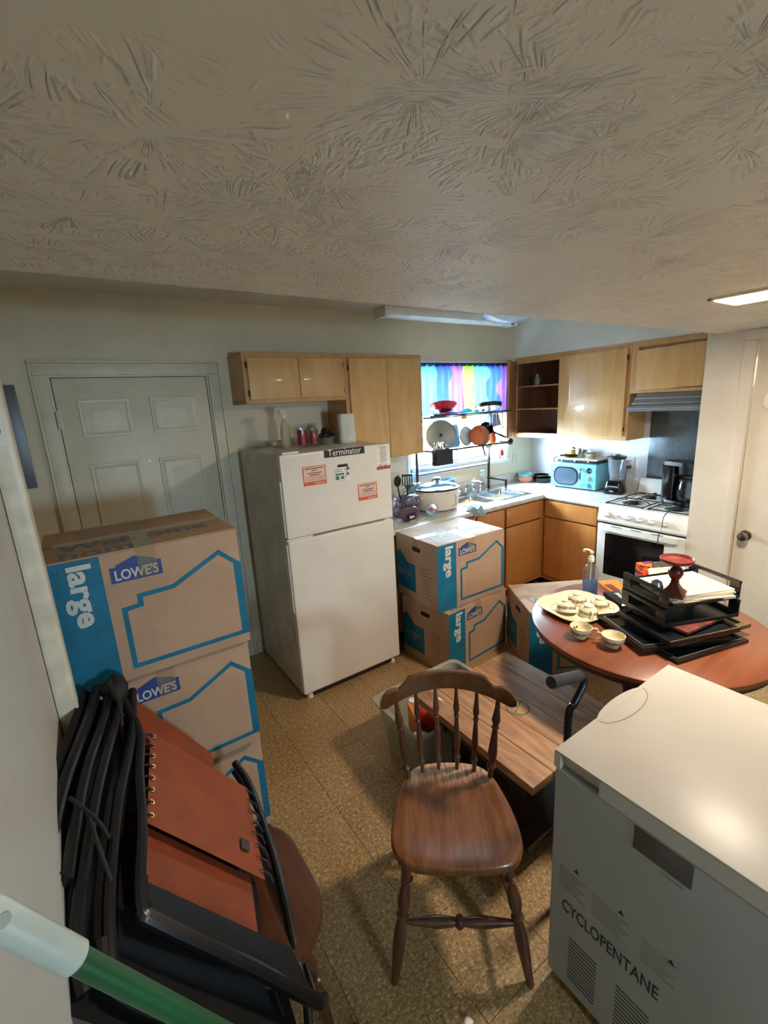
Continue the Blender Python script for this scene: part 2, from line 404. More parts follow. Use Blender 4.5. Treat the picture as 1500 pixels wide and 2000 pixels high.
# laminate back-splash zone of the right/back wall stays wall paint; baseboards
bb = BM(); box(bb, -.36, -.128, -.014, 0, 0, .09, .003); struct('baseboard_back', box(bb, .886, .925, -.014, 0, 0, .09, .003), trim_m)
struct('baseboard_left', box(BM(), XL, XL+.012, -5, -1.612, 0, .08, .003), trim_m)
struct('baseboard_pantry', box(BM(), PX-.012, PX, -2.05, -1.85, 0, .08, .003), pantry_m)

# --- left door: six-panel slab in its casing
d1 = struct('door_1', box(BM(), DX0+.003, DX1-.003, .004, .04, .008, DZ-.004, .001), door_m)
def raised_panel(x0, x1, z0, z1, T=None):
    bm = BM()
    def ring(ins, y): return [(x0+ins, y, z0+ins), (x1-ins, y, z0+ins), (x1-ins, y, z1-ins), (x0+ins, y, z1-ins)]
    loft(bm, [ring(-.012, .004), ring(-.010, -.003), ring(0, -.0035), ring(.012, .0035), ring(.02, .0035), ring(.05, -.002), ring(.052, -.002)], True)
    return bm
for x0, x1 in ((.076, .316), (.448, .688)):
    for z0, z1 in ((1.705, 1.895), (.86, 1.525), (.22, .66)):
        obj('door_panel', raised_panel(x0, x1, z0, z1), door_m, d1)
obj('peephole', lathe(BM(), [(0, 0), (.008, 0), (.007, .004), (0, .004)], 14, TR((.381, .004, 1.525), rx=PI/2)), chrome_m, d1, label='small shiny round peephole')
for z in (1.80, 1.06, .25):
    h = BM(); cyl(h, (DX0-.002, -.002, z-.05), (DX0-.002, -.002, z+.05), .007); box(h, DX0-.012, DX0+.02, .001, .0035, z-.05, z+.05); obj('hinge', h, trim_m, d1)
cs = BM()
box(cs, DX0-.074, DX0-.012, -.018, 0, 0, DZ+.0115, .003); box(cs, DX1+.012, DX1+.076, -.018, 0, 0, DZ+.0115, .003)
box(cs, DX0-.074, DX1+.076, -.018, 0, DZ+.012, DZ+.076, .003)
box(cs, DX0-.088, DX0-.0745, -.026, 0, 0, DZ+.076, .004); box(cs, DX1+.0765, DX1+.09, -.026, 0, 0, DZ+.076, .004); box(cs, DX0-.088, DX1+.09, -.026, 0, DZ+.0765, DZ+.09, .004)
obj('door_casing', cs, trim_m, d1)
obj('door_jamb', box(box(box(box(BM(), DX0-.0198, DX0-.001, .001, .119, 0, DZ-.001), DX1+.001, DX1+.0198, .001, .119, 0, DZ-.001), DX0-.0198, DX1+.0198, .001, .119, DZ, DZ+.0198), DX0-.015, DX1+.015, .045, .06, 0, DZ+.015), trim_m, d1)  # includes a hidden full-width backing sheet added to stop daylight leaking round the slab

# --- pantry door (right)
d2 = struct('door_2', box(BM(), PX+.006, PX+.04, PD0+.003, PD1-.003, .008, 2.035, .002), pantry_m)
cs = BM()
box(cs, PX-.016, PX, PD1+.004, PD1+.062, 0, 2.039, .005); box(cs, PX-.016, PX, PD0-.062, PD0-.004, 0, 2.039, .005); box(cs, PX-.016, PX, PD0-.062, PD1+.062, 2.04, 2.098, .004)
box(cs, PX-.006, PX, PD1+.062, PD1+.07, 0, 2.098, .002)
obj('door_casing', cs, pantry_m, d2)
obj('door_jamb', box(box(box(BM(), PX, PX+.12, PD1+.001, PD1+.02, 0, 2.04), PX, PX+.12, PD0-.02, PD0-.001, 0, 2.04), PX, PX+.12, PD0-.02, PD1+.02, 2.037, 2.042), pantry_m, d2)
k = BM(); TK = TR((PX+.006, PD1-.062, .868), ry=-PI/2)
lathe(k, [(0, 0), (.031, 0), (.033, .003), (.030, .008), (.013, .011), (.011, .03), (.018, .036), (.027, .046), (.029, .056), (.026, .064), (.015, .069), (0, .07)], 28, TK)
obj('door_knob', k, M('brushed_nickel', (170, 165, 158), .22, 1), d2, label='round brushed metal door knob')
obj('knob_bumper_plate', lathe(BM(), [(0, 0), (.062, 0), (.060, .006), (.052, .009), (0, .009)], 36, TR((PX-.0, -2.235, 1.69), ry=-PI/2)), M('white_plastic', (225, 222, 212), .4), d2, label='round white plastic disc on the door')

# --- window
w1 = BM(); fr = .045
for a in ((WX0, WX0+fr, WZ0, WZ1), (WX1-fr, WX1, WZ0, WZ1), (WX0, WX1, WZ0, WZ0+.04), (WX0, WX1, WZ1-fr, WZ1)): box(w1, a[0], a[1], .03, .085, a[2], a[3], .004)
win_m = M('white_window_vinyl', (228, 232, 234), .35, var=.02)
win = struct('window_1', w1, win_m)
mr = BM(); box(mr, WX0+fr, WX1-fr, .045, .075, 1.60, 1.64, .004); box(mr, 3.01, 3.05, .045, .07, WZ0+.04, 1.6, .004); obj('window_rail', mr, win_m, win)
obj('window_pane', box(BM(), WX0+fr, WX1-fr, .058, .062, WZ0+.04, 1.605), glass_m, win)
obj('window_pane', box(BM(), WX0+fr, WX1-fr, .058, .062, 1.635, WZ1-fr), glass_m, win)
sl = BM(); box(sl, WX0-.05, WX1+.04, -.03, .03, WZ0-.035, WZ0, .006); obj('window_sill', sl, win_m, win)
cs = BM(); box(cs, WX0-.03, WX0, -.012, .0, WZ0, WZ1+.03, .003); box(cs, WX1, WX1+.03, -.012, .0, WZ0, WZ1+.03, .003); box(cs, WX0-.03, WX1+.03, -.012, 0, WZ1, WZ1+.03, .003)
obj('window_casing', cs, win_m, win)
# slider track bars lying low in the opening
tb = BM(); box(tb, WX0+.05, WX1-.2, -.004, .03, WZ0+.005, WZ0+.03, .004); box(tb, WX0+.1, WX1-.24, .0, .04, WZ0+.05, WZ0+.068, .004); obj('window_track', tb, M('grey_window_bar', (190, 205, 215), .4), win)
# small unseen window added behind the camera to brighten the left side
rw = BM()
for a in ((.55, .57, 1.30, 1.70), (.83, .85, 1.30, 1.70), (.57, .83, 1.30, 1.32), (.57, .83, 1.68, 1.70)): box(rw, a[0], a[1], -5.07, -5.03, a[2], a[3], .003)
fill_win = struct('fill_window', rw, win_m); obj('window_pane', box(BM(), .57, .83, -5.055, -5.05, 1.32, 1.68), glass_m, fill_win)
struct('ground_rear', box(BM(), -8, 16, -16, -5.3, -.4, -.3), M('pale_concrete', (190, 188, 180), .8, var=.08, world=True))
# ground outside
struct('ground_outside', box(BM(), -8, 16, .3, 14, -.4, -.3), M('pale_concrete', (190, 188, 180), .8, var=.08, world=True))

# --- vertical post on the left wall with a paper label
ps = BM(); box(ps, XL, -.120, -1.668, -1.61, .885, ZHI, .016, 4)
pt = struct('trim_left_post', ps, M('aged_white_trim', (214, 205, 184), .4, var=.05, scale=14, world=True))
bk = BM(); box(bk, -.155, -.117, -1.672, -1.62, .845, .905, .004); obj('broken_bracket', bk, MAT['aged_white_trim'], pt)
lb = BM(); box(lb, -.185, -.13, -1.6692, -1.6684, 1.742, 1.92); lab = obj('paper_label', lb, paper_m, pt)
sc_ = BM()
for i in range(4): box(sc_, -.175, -.138, -1.6698, -1.6692, 1.83+i*.02, 1.834+i*.02)
tube(sc_, spline([(-.15, -1.6694, 1.765), (-.142, -1.6694, 1.78), (-.15, -1.6694, 1.795), (-.158, -1.6694, 1.785), (-.155, -1.6694, 1.81)], 5), .0015, 5)
obj('label_print', sc_, ink_m, lab)
# grey metal panel beside the door
ep = thing('breaker_panel', 'dark grey metal electrical panel on the back wall left of the white door', 'panel', (-.27, 0, 1.445))
b_ = BM(); box(b_, -.075, .072, -.035, 0, 0, .548, .003); obj('panel_cover', b_, M('grey_panel_metal', (88, 90, 94), .35, .4), ep)
b_ = BM(); box(b_, -.068, .060, -.042, -.035, .012, .536, .002); obj('panel_door', b_, MAT['grey_panel_metal'], ep)

# --- ceiling light over the round table (recessed strip, warm)
cl = thing('ceiling_light', 'lit warm rectangular ceiling light above the round table', 'light', (2.1, -2.50, ZLO))
b_ = BM()
for a in ((-.112, -.098, -.125, .125), (.098, .112, -.125, .125), (-.112, .112, -.125, -.111), (-.112, .112, .111, .125)): box(b_, a[0], a[1], a[2], a[3], -.008, .0, .002)
obj('light_frame', b_, white_m, cl)
em = emis('warm_lit_diffuser', (255, 214, 120), 9.0)
for i in range(4): obj('diffuser_strip', box(BM(), -.096+i*.049, -.096+i*.049+.045, -.109, .109, -.012, -.002, .003), em, cl)
area('ceiling_light_lamp', (2.1, -2.50, ZLO-.016), (0, 0, 0), .19, .21, 29, (1.0, .845, .68))
# --- long fluorescent fixture (off) and glass bowl light on the upper ceiling
ff = thing('fluorescent_fixture', 'long white unlit ceiling fixture running along the back wall over the window', 'light', (2.75, -.22, ZHI))
b_ = BM(); box(b_, -.72, .72, -.07, .07, -.03, 0, .006); obj('fixture_base', b_, white_m, ff)
b_ = BM(); loft(b_, [[(x, y, z) for y, z in ((-.068, -.03), (-.062, -.055), (-.035, -.072), (.035, -.072), (.062, -.055), (.068, -.03))] for x in (-.70, .70)]); obj('wrap_lens', b_, M('milky_lens', (225, 235, 240), .25), ff)
for s in (-1, 1): obj('end_cap', box(BM(), s*.71-.012, s*.71+.012, -.072, .072, -.075, 0, .006), white_m, ff)
bl = thing('glass_bowl_light', 'wavy pale glass bowl ceiling light in the kitchen corner', 'light', (2.83, -.78, ZHI))
obj('canopy', lathe(BM(), [(0, 0), (.06, 0), (.055, -.02), (.012, -.026), (.012, -.10), (0, -.10)], 20), blk_m, bl)
b_ = BM(); pr = [(.01, -.165), (.07, -.160), (.13, -.140), (.18, -.11), (.215, -.085), (.21, -.082), (.175, -.103), (.125, -.132), (.07, -.152), (.01, -.157)]
rings = []
for r, z in pr: rings.append([((r*(1+.05*math.sin(3*t+.6)))*math.cos(t), r*(1+.05*math.sin(3*t+.6))*math.sin(t), z+.022*(r/.2)**2*math.sin(2*t+.4)) for t in [2*PI*i/36 for i in range(36)]])
loft(b_, rings, False); obj('bowl_shade', b_, M('pale_blue_glass_shade', (190, 206, 226), .15), bl)
obj('finial', lathe(BM(), [(0, -.185), (.01, -.18), (.012, -.17), (.008, -.16), (0, -.10)], 12), steel_m, bl)
# ================================================================== WALL CABINETS
hinge_m = M('dark_hinge', (48, 30, 22), .4, .5)
def hinge(parent, p, ax='z', L=.035):
    bm = BM(); d = Vector((0, 0, L)); p = Vector(p); cyl(bm, p-d/2, p+d/2, .0055, seg=8); box(bm, p.x-.004, p.x+.004, p.y-.004, p.y+.004, p.z-L*.35, p.z+L*.35)
    obj('hinge', bm, hinge_m, parent)
def slab_door(bm_box, parent, name='door', mat=None):
    return obj(name, bm_box, mat or cab_m, parent)
D = .29
# short unit over the fridge
sc1 = thing('wall_cabinet', 'short two-door wooden wall cabinet hanging over the white refrigerator', 'cabinet', (.94, 0, 1.835))
def cabshell(x0, x1, z0, z1, d, parent, shell_in=None):
    b = BM(); t = .016
    box(b, x0, x0+t, -d+.018, -.001, z0, z1); box(b, x1-t, x1, -d+.018, -.001, z0, z1); box(b, x0, x1, -d+.018, -.001, z0+.012, z0+.028); box(b, x0, x1, -d+.018, -.001, z1-.016, z1)
    box(b, x0+t, x1-t, -.006, -.001, z0, z1)
    return b
obj('carcass', cabshell(.94, 1.6535, 1.835, 2.145, D, sc1), cabf_m, sc1, world=True)
f = BM(); box(f, .94, .968, -D, -D+.018, 1.835, 2.145, .001); box(f, 1.625, 1.6535, -D, -D+.018, 1.835, 2.145, .001); box(f, .968, 1.625, -D, -D+.018, 1.835, 1.862); box(f, .968, 1.625, -D, -D+.018, 2.112, 2.145); box(f, 1.29, 1.32, -D, -D+.018, 1.862, 2.112)
obj('face_frame', f, cabf_m, sc1, world=True)
for a, b, hx in ((.966, 1.3025, .962), (1.3065, 1.634, 1.637)):
    dd = obj('door', box(BM(), a, b, -D-.019, -D-.001, 1.860, 2.113, .003), cab_m, sc1, world=True)
    for z in (1.90, 2.07): hinge(dd, Vector((hx, -D-.010, z))-Vector((.94, 0, 1.835)))
# tall unit
sc2 = thing('wall_cabinet', 'tall two-door wooden wall cabinet between the refrigerator and the window', 'cabinet', (1.654, 0, 1.385))
obj('carcass', cabshell(1.6545, 2.345, 1.385, 2.145, D, sc2), cabf_m, sc2, world=True)
f = BM(); box(f, 1.6545, 1.70, -D, -D+.018, 1.385, 2.145, .001); box(f, 2.30, 2.345, -D, -D+.018, 1.385, 2.145, .001); box(f, 1.70, 2.30, -D, -D+.018, 1.385, 1.412); box(f, 1.70, 2.30, -D, -D+.018, 2.112, 2.145)
obj('face_frame', f, cabf_m, sc2, world=True)
for a, b, hx in ((1.685, 2.0065, 1.681), (2.0095, 2.318, 2.321)):
    dd = obj('door', box(BM(), a, b, -D-.019, -D-.001, 1.392, 2.113, .003), cab_m, sc2, world=True)
    for z in (1.46, 2.05): hinge(dd, Vector((hx, -D-.010, z))-Vector((1.654, 0, 1.385)))

# right-hand unit, one door open
FX = 3.79
rc = thing('wall_cabinet', 'wooden wall cabinet with its left door hanging open showing empty shelves', 'cabinet', (3.79, 0, 1.385))
b = BM(); t = .016; y0, y1 = -1.172, -.002
box(b, FX+.018, XR-.001, y1-t, y1, 1.385, 2.145); box(b, FX+.018, XR-.001, y0, y0+t, 1.385, 2.145)
box(b, FX+.018, XR-.001, y0, y1, 2.129, 2.145)
obj('carcass', b, cabf_m, rc, world=True)
b = BM(); box(b, FX+.018, XR-.001, y0+t, y1-t, 1.397, 1.413); box(b, XR-.008, XR-.001, y0+t, y1-t, 1.413, 2.129); box(b, FX+.018, XR-.008, -.575, -.56, 1.413, 2.129); box(b, FX+.02, XR-.008, y1-t-.004, y1-t-.0005, 1.413, 2.129)
obj('cabinet_lining', b, cabin_m, rc, world=True, label='dark brown inside lining of the cabinet')
f = BM(); box(f, FX, FX+.018, y0, y0+.04, 1.385, 2.145, .001); box(f, FX, FX+.018, -.03, y1, 1.385, 2.145, .001); box(f, FX, FX+.018, y0+.04, -.03, 1.385, 1.43); box(f, FX, FX+.018, y0+.04, -.03, 2.10, 2.145); box(f, FX, FX+.018, -.575, -.535, 1.43, 2.10)
obj('face_frame', f, cabf_m, rc, world=True)
for z in (1.655, 1.875): obj('shelf', box(BM(), FX+.025, XR-.01, -.56, y1-t, z, z+.014, .001), wood('pale_shelf_edge', (150, 110, 80), (172, 130, 96), (190, 150, 112), 'y', 1.5, .5), rc, world=True)
dd = obj('door', box(BM(), FX-.019, FX-.001, -1.141, -.526, 1.42, 2.118, .003), cab_m, rc, world=True)
for z in (1.48, 2.05): hinge(dd, Vector((FX-.01, -1.146, z))-Vector((3.79, 0, 1.385)))
# open door swings against the window side: thin panel almost parallel to the back wall
T = TR((FX-.004, -.030, 0), rz=math.radians(12)); b = BM(); box(b, -.50, -.0, -.010, .008, 1.42, 2.118, .003, T=Matrix.Identity(4))
Td = Matrix.Translation((FX-.006, -.022, 0)) @ Matrix.Rotation(math.radians(32), 4, 'Z'); b.transform(Td)
od = obj('open_door', b, wood('cabinet_door_back', (118, 74, 44), (140, 92, 58), (156, 108, 72), 'z', 1.6, .42), rc, world=True, label='open cabinet door seen edge-on')
for z in (1.48, 2.06):
    h = BM(); box(h, -.014, .004, -.034, -.008, z-.024-1.385, z+.024-1.385, .002); box(h, -.02, .0, -.03, -.012, z-.012-1.385, z+.012-1.385, .002); obj('hinge', h, hinge_m, od)
# candle-like jar left on the top shelf
jr = thing('glass_jar', 'small glass jar with white contents on top shelf of open cabinet', 'jar', (3.93, -.17, 1.889))
obj('jar_glass', lathe(BM(), [(0, 0), (.033, 0), (.035, .005), (.035, .085), (.032, .09), (.030, .085), (.031, .006), (0, .004)], 20), pglass_m, jr)
obj('jar_contents', lathe(BM(), [(0, .005), (.024, .005), (.026, .05), (.016, .075), (.010, .105), (0, .108)], 16), M('jar_white', (205, 196, 196), .5), jr)

# unit over the hood
hc = thing('wall_cabinet', 'wooden cabinet above the grey range hood beside the pantry wall', 'cabinet', (3.79, -1.5, 1.765))
b = BM(); y0, y1 = -1.86, -1.1735
box(b, FX+.018, XR-.001, y1-t, y1, 1.765, 2.145); box(b, FX+.018, XR-.001, y0, y0+t, 1.765, 2.145); box(b, FX+.018, XR-.001, y0, y1, 1.765, 1.781); box(b, FX+.018, XR-.001, y0, y1, 2.129, 2.145); box(b, XR-.008, XR-.001, y0, y1, 1.765, 2.145)
obj('carcass', b, cabf_m, hc, world=True)
box(f := BM(), FX+.02, FX+.024, y0+.02, y1-.02, 1.80, 2.125); obj('backing_panel', f, cabf_m, hc, world=True)
f = BM(); box(f, FX, FX+.018, y1-.05, y1, 1.765, 2.145, .001); box(f, FX, FX+.018, y0, y0+.03, 1.765, 2.145, .001); box(f, FX, FX+.018, y0+.03, y1-.05, 1.765, 1.79); box(f, FX, FX+.018, y0+.03, y1-.05, 2.118, 2.145)
obj('face_frame', f, cabf_m, hc, world=True)
b = BM(); box(b, FX-.019, FX-.001, -1.845, -1.228, 1.785, 2.09, .003); T = Matrix.Translation((0, -1.228, 1.785)) @ Matrix.Rotation(math.radians(-1.5), 4, 'X') @ Matrix.Translation((0, 1.228, -1.785)); b.transform(T)
obj('door', b, cab_m, hc, world=True)
b = BM(); box(b, FX-.006, FX, -1.86, -.002, 2.145, 2.160, .002); struct('trim_cabinet_top', b, cabf_m)

# range hood
hd = thing('range_hood', 'grey metal range hood with ribbed front under the corner cabinet', 'range hood', (3.79, -1.53, 1.62))
b = BM(); prof = [(XR-.002, 1.762), (3.80, 1.762), (3.775, 1.728), (3.765, 1.722), (3.745, 1.69), (3.735, 1.684), (3.66, 1.668), (3.652, 1.640), (3.66, 1.630), (3.70, 1.628), (XR-.002, 1.628)]
loft(b, [[(x, y, z) for x, z in prof] for y in (-1.858, -1.228)])
obj('hood_body', b, hoodm, hd, world=True)
for x, z in ((3.768, 1.7235), (3.735, 1.686), (3.655, 1.650)): obj('hood_rib', box(BM(), x-.006, x+.001, -1.858, -1.228, z-.003, z+.003, .001), M('light_grey_edge', (168, 172, 176), .3, .4), hd, world=True)
obj('hood_switch', box(BM(), 3.755, 3.77, -1.83, -1.81, 1.735, 1.75, .002), blk_m, hd, world=True)
obj('hood_lamp_lens', box(BM(), 3.80, 3.90, -1.60, -1.48, 1.624, 1.629, .002), glass_m, hd, world=True)
# steel backsplash
sp_ = thing('steel_backsplash', 'dull steel splash sheet on the wall behind the stove', 'backsplash', (XR-.002, -1.5, .95))
obj('splash_sheet', box(BM(), XR-.008, XR-.001, -1.862, -1.222, .93, 1.64, .001), splash_m, sp_, world=True)
obj('screw', lathe(BM(), [(0, 0), (.004, 0), (.003, .002), (0, .003)], 8, TR((XR-.008, -1.26, 1.46), ry=-PI/2)), steel_m, sp_, world=True)

# ================================================================== BASE CABINETS + WORKTOP
wt = thing('worktop', 'white marbled laminate worktop in an L around the sink corner', 'countertop', (3.0, -.3, .876))
b = BM(); CD = .635; YS = -1.196
SX0, SX1, SY0, SY1 = 2.62, 3.40, -.53, -.13
for r in ((1.70, SX0, -CD, -.002), (SX1, XR-CD, -CD, -.002), (SX0, SX1, -CD, SY0), (SX0, SX1, SY1, -.002), (XR-CD, XR-.002, YS, -.002)): box(b, r[0], r[1], r[2], r[3], .876, .914)
obj('worktop_surface', b, lam_m, wt, world=True)
b = BM(); box(b, 1.70, XR-.002, -.02, -.002, .914, 1.01, .003); box(b, XR-.02, XR-.002, YS, -.02, .914, 1.01, .003); obj('splash_upstand', b, lam_m, wt, world=True)
b = BM(); ex = [(1.70, -CD), (XR-CD, -CD), (XR-CD, YS)]
tube(b, [(1.70, -CD, .895), (XR-CD, -CD, .895), (XR-CD, YS, .895)], .019, 10); obj('rounded_edge', b, lam_m, wt, world=True)
def bcab(x0, x1, label, cols, loc, axis='y'):
    pass
def base_unit(name_label, T, w, fronts, depth=.60):
    """T: local frame, x along the front, front plane y=0 looking to -y, unit behind it"""
    th = bpy.data.objects.new('base_cabinet', None); COL.objects.link(th); th.matrix_basis = T; th['label'] = name_label; th['category'] = 'cabinet'
    b = BM(); box(b, 0, w, .018, depth, .10, .874); box(b, .0, w, .07, depth, 0, .10); obj('carcass', b, cabf_m, th)
    f = BM(); xs = sorted({0, w}); box(f, 0, w, 0, .018, .84, .874); box(f, 0, w, 0, .018, .10, .135); box(f, 0, .03, 0, .018, .135, .84); box(f, w-.03, w, 0, .018, .135, .84)
    for a, c, z0, z1, n in fronts[:-1]: box(f, c+.004, c+.03, .001, .018, .135, .84)
    obj('face_frame', f, base_m, th)
    for a, c, z0, z1, n in fronts: obj(n, box(BM(), a, c, -.018, -.0005, z0, z1, .003), base_m, th)
    obj('toe_kick', box(BM(), .0, w, .062, .07, 0, .099), dark_m, th)
    return th
# run under the sink: front plane y = -.61
base_unit('wooden base cabinets under the sink and slow cooker', TR((1.75, -.61, 0)), 1.72, [(.02, .42, .70, .86, 'drawer_front'), (.44, .84, .70, .86, 'drawer_front'), (.86, 1.19, .70, .86, 'drawer_front'), (1.215, 1.695, .70, .86, 'drawer_front'), (.02, .42, .14, .685, 'door'), (.44, .84, .14, .685, 'door'), (.86, 1.19, .14, .685, 'door'), (1.215, 1.695, .14, .685, 'door')])
base_unit('wooden base cabinet between the corner and the stove', TR((3.47, -.611, 0), rz=-PI/2), .583, [(.04, .535, .715, .862, 'drawer_front'), (.04, .535, .14, .70, 'door')])

# ---- sink
sk = thing('kitchen_sink', 'double bowl stainless steel sink set in the white worktop', 'sink', (3.0, -.3, .914))
def bowl_basin(b, x0, x1, y0, y1, z, dep, r=.05, wall=.0):
    R = []
    for ins, zz in ((-.012, z+.002), (0, z), (.006, z-.01), (.012, z-dep*.8), (.03, z-dep), (.06, z-dep-.004)):
        R.append([(x, y, zz) for x, y in rrect(x0+ins, x1-ins, y0+ins, y1-ins, max(.01, r-ins*.5))])
    loft(b, R, False); b.faces.new([b.verts.new(p) for p in R[-1]])
b = BM(); bowl_basin(b, SX0+.03, 2.985, SY0+.02, SY1-.06, .916, .17); bowl_basin(b, 3.02, SX1-.03, SY0+.02, SY1-.06, .916, .17); bmesh.ops.remove_doubles(b, verts=b.verts[:], dist=1e-5)
obj('basin', b, steel_m, sk, world=True)
b = BM()
for r in ((SX0-.015, SX0+.025, SY0-.015, SY1+.015), (SX1-.025, SX1+.015, SY0-.015, SY1+.015), (SX0+.025, SX1-.025, SY0-.015, SY0+.024), (SX0+.025, SX1-.025, SY1-.066, SY1+.015), (2.98, 3.026, SY0+.024, SY1-.066)): box(b, r[0], r[1], r[2], r[3], .914, .919, .001)
obj('sink_rim', b, steel_m, sk, world=True)
for x in (2.82, 3.2): obj('drain', lathe(BM(), [(.0, .745), (.02, .745), (.035, .748), (.037, .7455)], 16, c=(x, -.33, 0)), chrome_m, sk, world=True)
fc = thing('faucet', 'chrome two-handle faucet with side sprayer behind the sink', 'faucet', (3.0, -.10, .919))
b = BM(); loft(b, [[(x, y, z) for x, y in rrect(-.125, .125, -.028, .028, .027)] for z in (0, .012, .018)]); obj('faucet_base', b, chrome_m, fc)
for s in (-1, 1):
    obj('handle', lathe(BM(), [(0, .015), (.02, .015), (.018, .035), (.012, .042), (.020, .052), (.023, .072), (.016, .082), (0, .084)], 14, c=(s*.10, 0, 0)), chrome_m, fc)
b = BM(); tube(b, spline([(0, 0, .015), (0, 0, .06), (.01, -.03, .10), (.03, -.10, .125), (.045, -.165, .115), (.048, -.18, .095)], 5), .011, 10); obj('spout', b, chrome_m, fc)
b = BM(); tube(b, [(.01, -.01, .08), (.075, -.05, .145)], .006, 8); obj('lever', b, chrome_m, fc)
spr = BM(); lathe(spr, [(0, 0), (.018, 0), (.016, .02), (.010, .03), (.012, .07), (.018, .09), (.014, .105), (0, .107)], 12, c=(.19, .0, 0)); obj('side_sprayer', spr, chrome_m, fc)
ft = thing('plastic_tub', 'clear plastic food tub standing in right sink bowl', 'container', (3.18, -.37, .86))
b = BM(); R = []
for ins, z in ((.02, 0), (0, .085), (-.012, .087), (-.012, .092), (.001, .091), (.022, .004)): R.append([(x, y, z) for x, y in rrect(-.15+ins, .13-ins, -.10+ins, .10-ins, .03)])
loft(b, R, False); b.faces.new([b.verts.new(p) for p in R[-1]]); obj('tub_body', b, pglass_m, ft)
obj('tub_label', box(BM(), -.04, .05, -.07, .0, .006, .009), paper_m, ft)

# ---- slow cooker
sck = thing('slow_cooker', 'cream oval slow cooker with glass lid on the worktop by the sink', 'slow cooker', (2.42, -.36, .914), math.radians(-12))
b = BM(); R = []
for k, z in ((.90, .012), (.94, .016), (.985, .05), (1, .11), (1, .165), (.985, .172)): R.append([(.185*k*math.cos(a), .138*k*math.sin(a), z) for a in [2*PI*i/40 for i in range(40)]])
loft(b, R); obj('cooker_housing', b, M('cream_enamel', (222, 214, 196), .3, var=.03), sck)
b = BM(); R = []
for k, z in ((.95, .168), (1.03, .17), (1.035, .184), (.98, .186)): R.append([(.185*k*math.cos(a), .138*k*math.sin(a), z) for a in [2*PI*i/40 for i in range(40)]])
loft(b, R); obj('crock_rim', b, blkg_m, sck)
b = BM(); R = []
for k, z in ((1.0, .187), (.98, .193), (.80, .212), (.5, .226), (.2, .232), (.02, .233)): R.append([(.185*k*math.cos(a), .138*k*math.sin(a), z) for a in [2*PI*i/40 for i in range(40)]])
loft(b, R, False); lid = obj('glass_lid', b, glass('lid_glass', (200, 225, 235), .06, 1.9, .12, (190, 215, 225)), sck)
b = BM(); box(b, -.012, .012, -.012, .012, .231, .25, .003); lathe(b, [(0, .248), (.026, .25), (.03, .26), (.022, .268), (0, .27)], 16); obj('lid_knob', b, steel_m, lid)
b = BM(); tube(b, spline([(-.05, 0, .236), (-.02, .01, .262), (.03, .01, .262), (.06, 0, .236)], 5), .006, 8); obj('lid_lever', b, steel_m, lid)
b = BM(); lathe(b, [(0, 0), (.05, .0), (.055, .008), (.05, .016), (0, .016)], 20, Matrix.Translation((-.185, -.02, .115)) @ Matrix.Diagonal((.7, 1, 1, 1))); obj('handle', b, MAT['cream_enamel'], sck)
b = BM(); lathe(b, [(0, 0), (.05, .0), (.055, .008), (.05, .016), (0, .016)], 20, Matrix.Translation((.185, .02, .115)) @ Matrix.Diagonal((.7, 1, 1, 1))); obj('handle', b, MAT['cream_enamel'], sck)
for a in (30, 150, 210, 330): obj('foot', lathe(BM(), [(0, 0), (.014, 0), (.014, .016), (0, .016)], 10, c=(.15*math.cos(math.radians(a)), .11*math.sin(math.radians(a)), 0)), MAT['cream_enamel'], sck)
b = BM(); ribbon(b, rrect(-.026, .026, -.042, .042, .012), .003, -.001, .001, TR((.062, -.1315, .085), rx=PI/2-.02), closed=True); b.transform(TR((0, 0, 0), rz=.12)); obj('control_outline', b, ink_m, sck)
b = BM(); prism(b, [(-.006, -.004), (.006, -.004), (0, .006)], 0, .001, TR((.02, -.1385, .155), rx=PI/2)); obj('warning_mark', b, ink_m, sck)
# round lid of a tub leaning on the cooker (tomato print)
fl_ = thing('round_tub_lid', 'round clear tub with red fruit print leaning against the slow cooker', 'container', (2.228, -.515, .914), math.radians(-28))
b = BM(); lathe(b, [(0, 0), (.048, 0), (.05, .01), (.046, .05), (.044, .05), (.044, .008), (0, .006)], 24, TR((0, .02, .052), rx=PI/2-.2)); obj('tub_wall', b, pglass_m, fl_)
b = BM(); lathe(b, [(0, 0), (.016, 0), (0, .001)], 16, TR((-.012, -.032, .062), rx=PI/2-.2)); prism(b, [(0, .01), (.012, .022), (.004, .026), (-.004, .02)], 0, .001, TR((-.012, -.034, .058), rx=PI/2-.2)); obj('fruit_print', b, M('tomato_red', (190, 50, 48), .5), fl_)
b = text_bm('78', .02, TR((.006, -.033, .05), rx=PI/2-.2), .0004, .0006); obj('lettering', b, ink_m, fl_)

# ---- utensil crock with spatula and whisk behind the bag
uc = thing('utensil_crock', 'black crock holding cooking utensils between refrigerator and slow cooker', 'utensil holder', (2.19, -.24, .914))
obj('crock', lathe(BM(), [(0, 0), (.05, 0), (.055, .01), (.052, .13), (.056, .135), (.05, .135), (.047, .012), (0, .01)], 20), M('navy_crock', (24, 28, 44), .3), uc)
sp = thing('slotted_spatula', 'black slotted spatula standing in the utensil crock', 'spatula', (2.19, -.25, .93), math.radians(-25))
b = BM(); tube(b, [(0, 0, 0), (0, -.01, .19)], .006, 8); obj('handle', b, blk_m, sp)
b = BM(); w = .042
for i in range(5): box(b, -w+i*.0195, -w+i*.0195+.0095, -.014, -.010, .20, .285, .001)
box(b, -w-.002, w+.004, -.014, -.010, .280, .300, .001); loft(b, [[(-.008, -.014, .17), (.008, -.014, .17), (.008, -.009, .17), (-.008, -.009, .17)], [(-w, -.014, .205), (w, -.014, .205), (w, -.009, .205), (-w, -.009, .205)]])
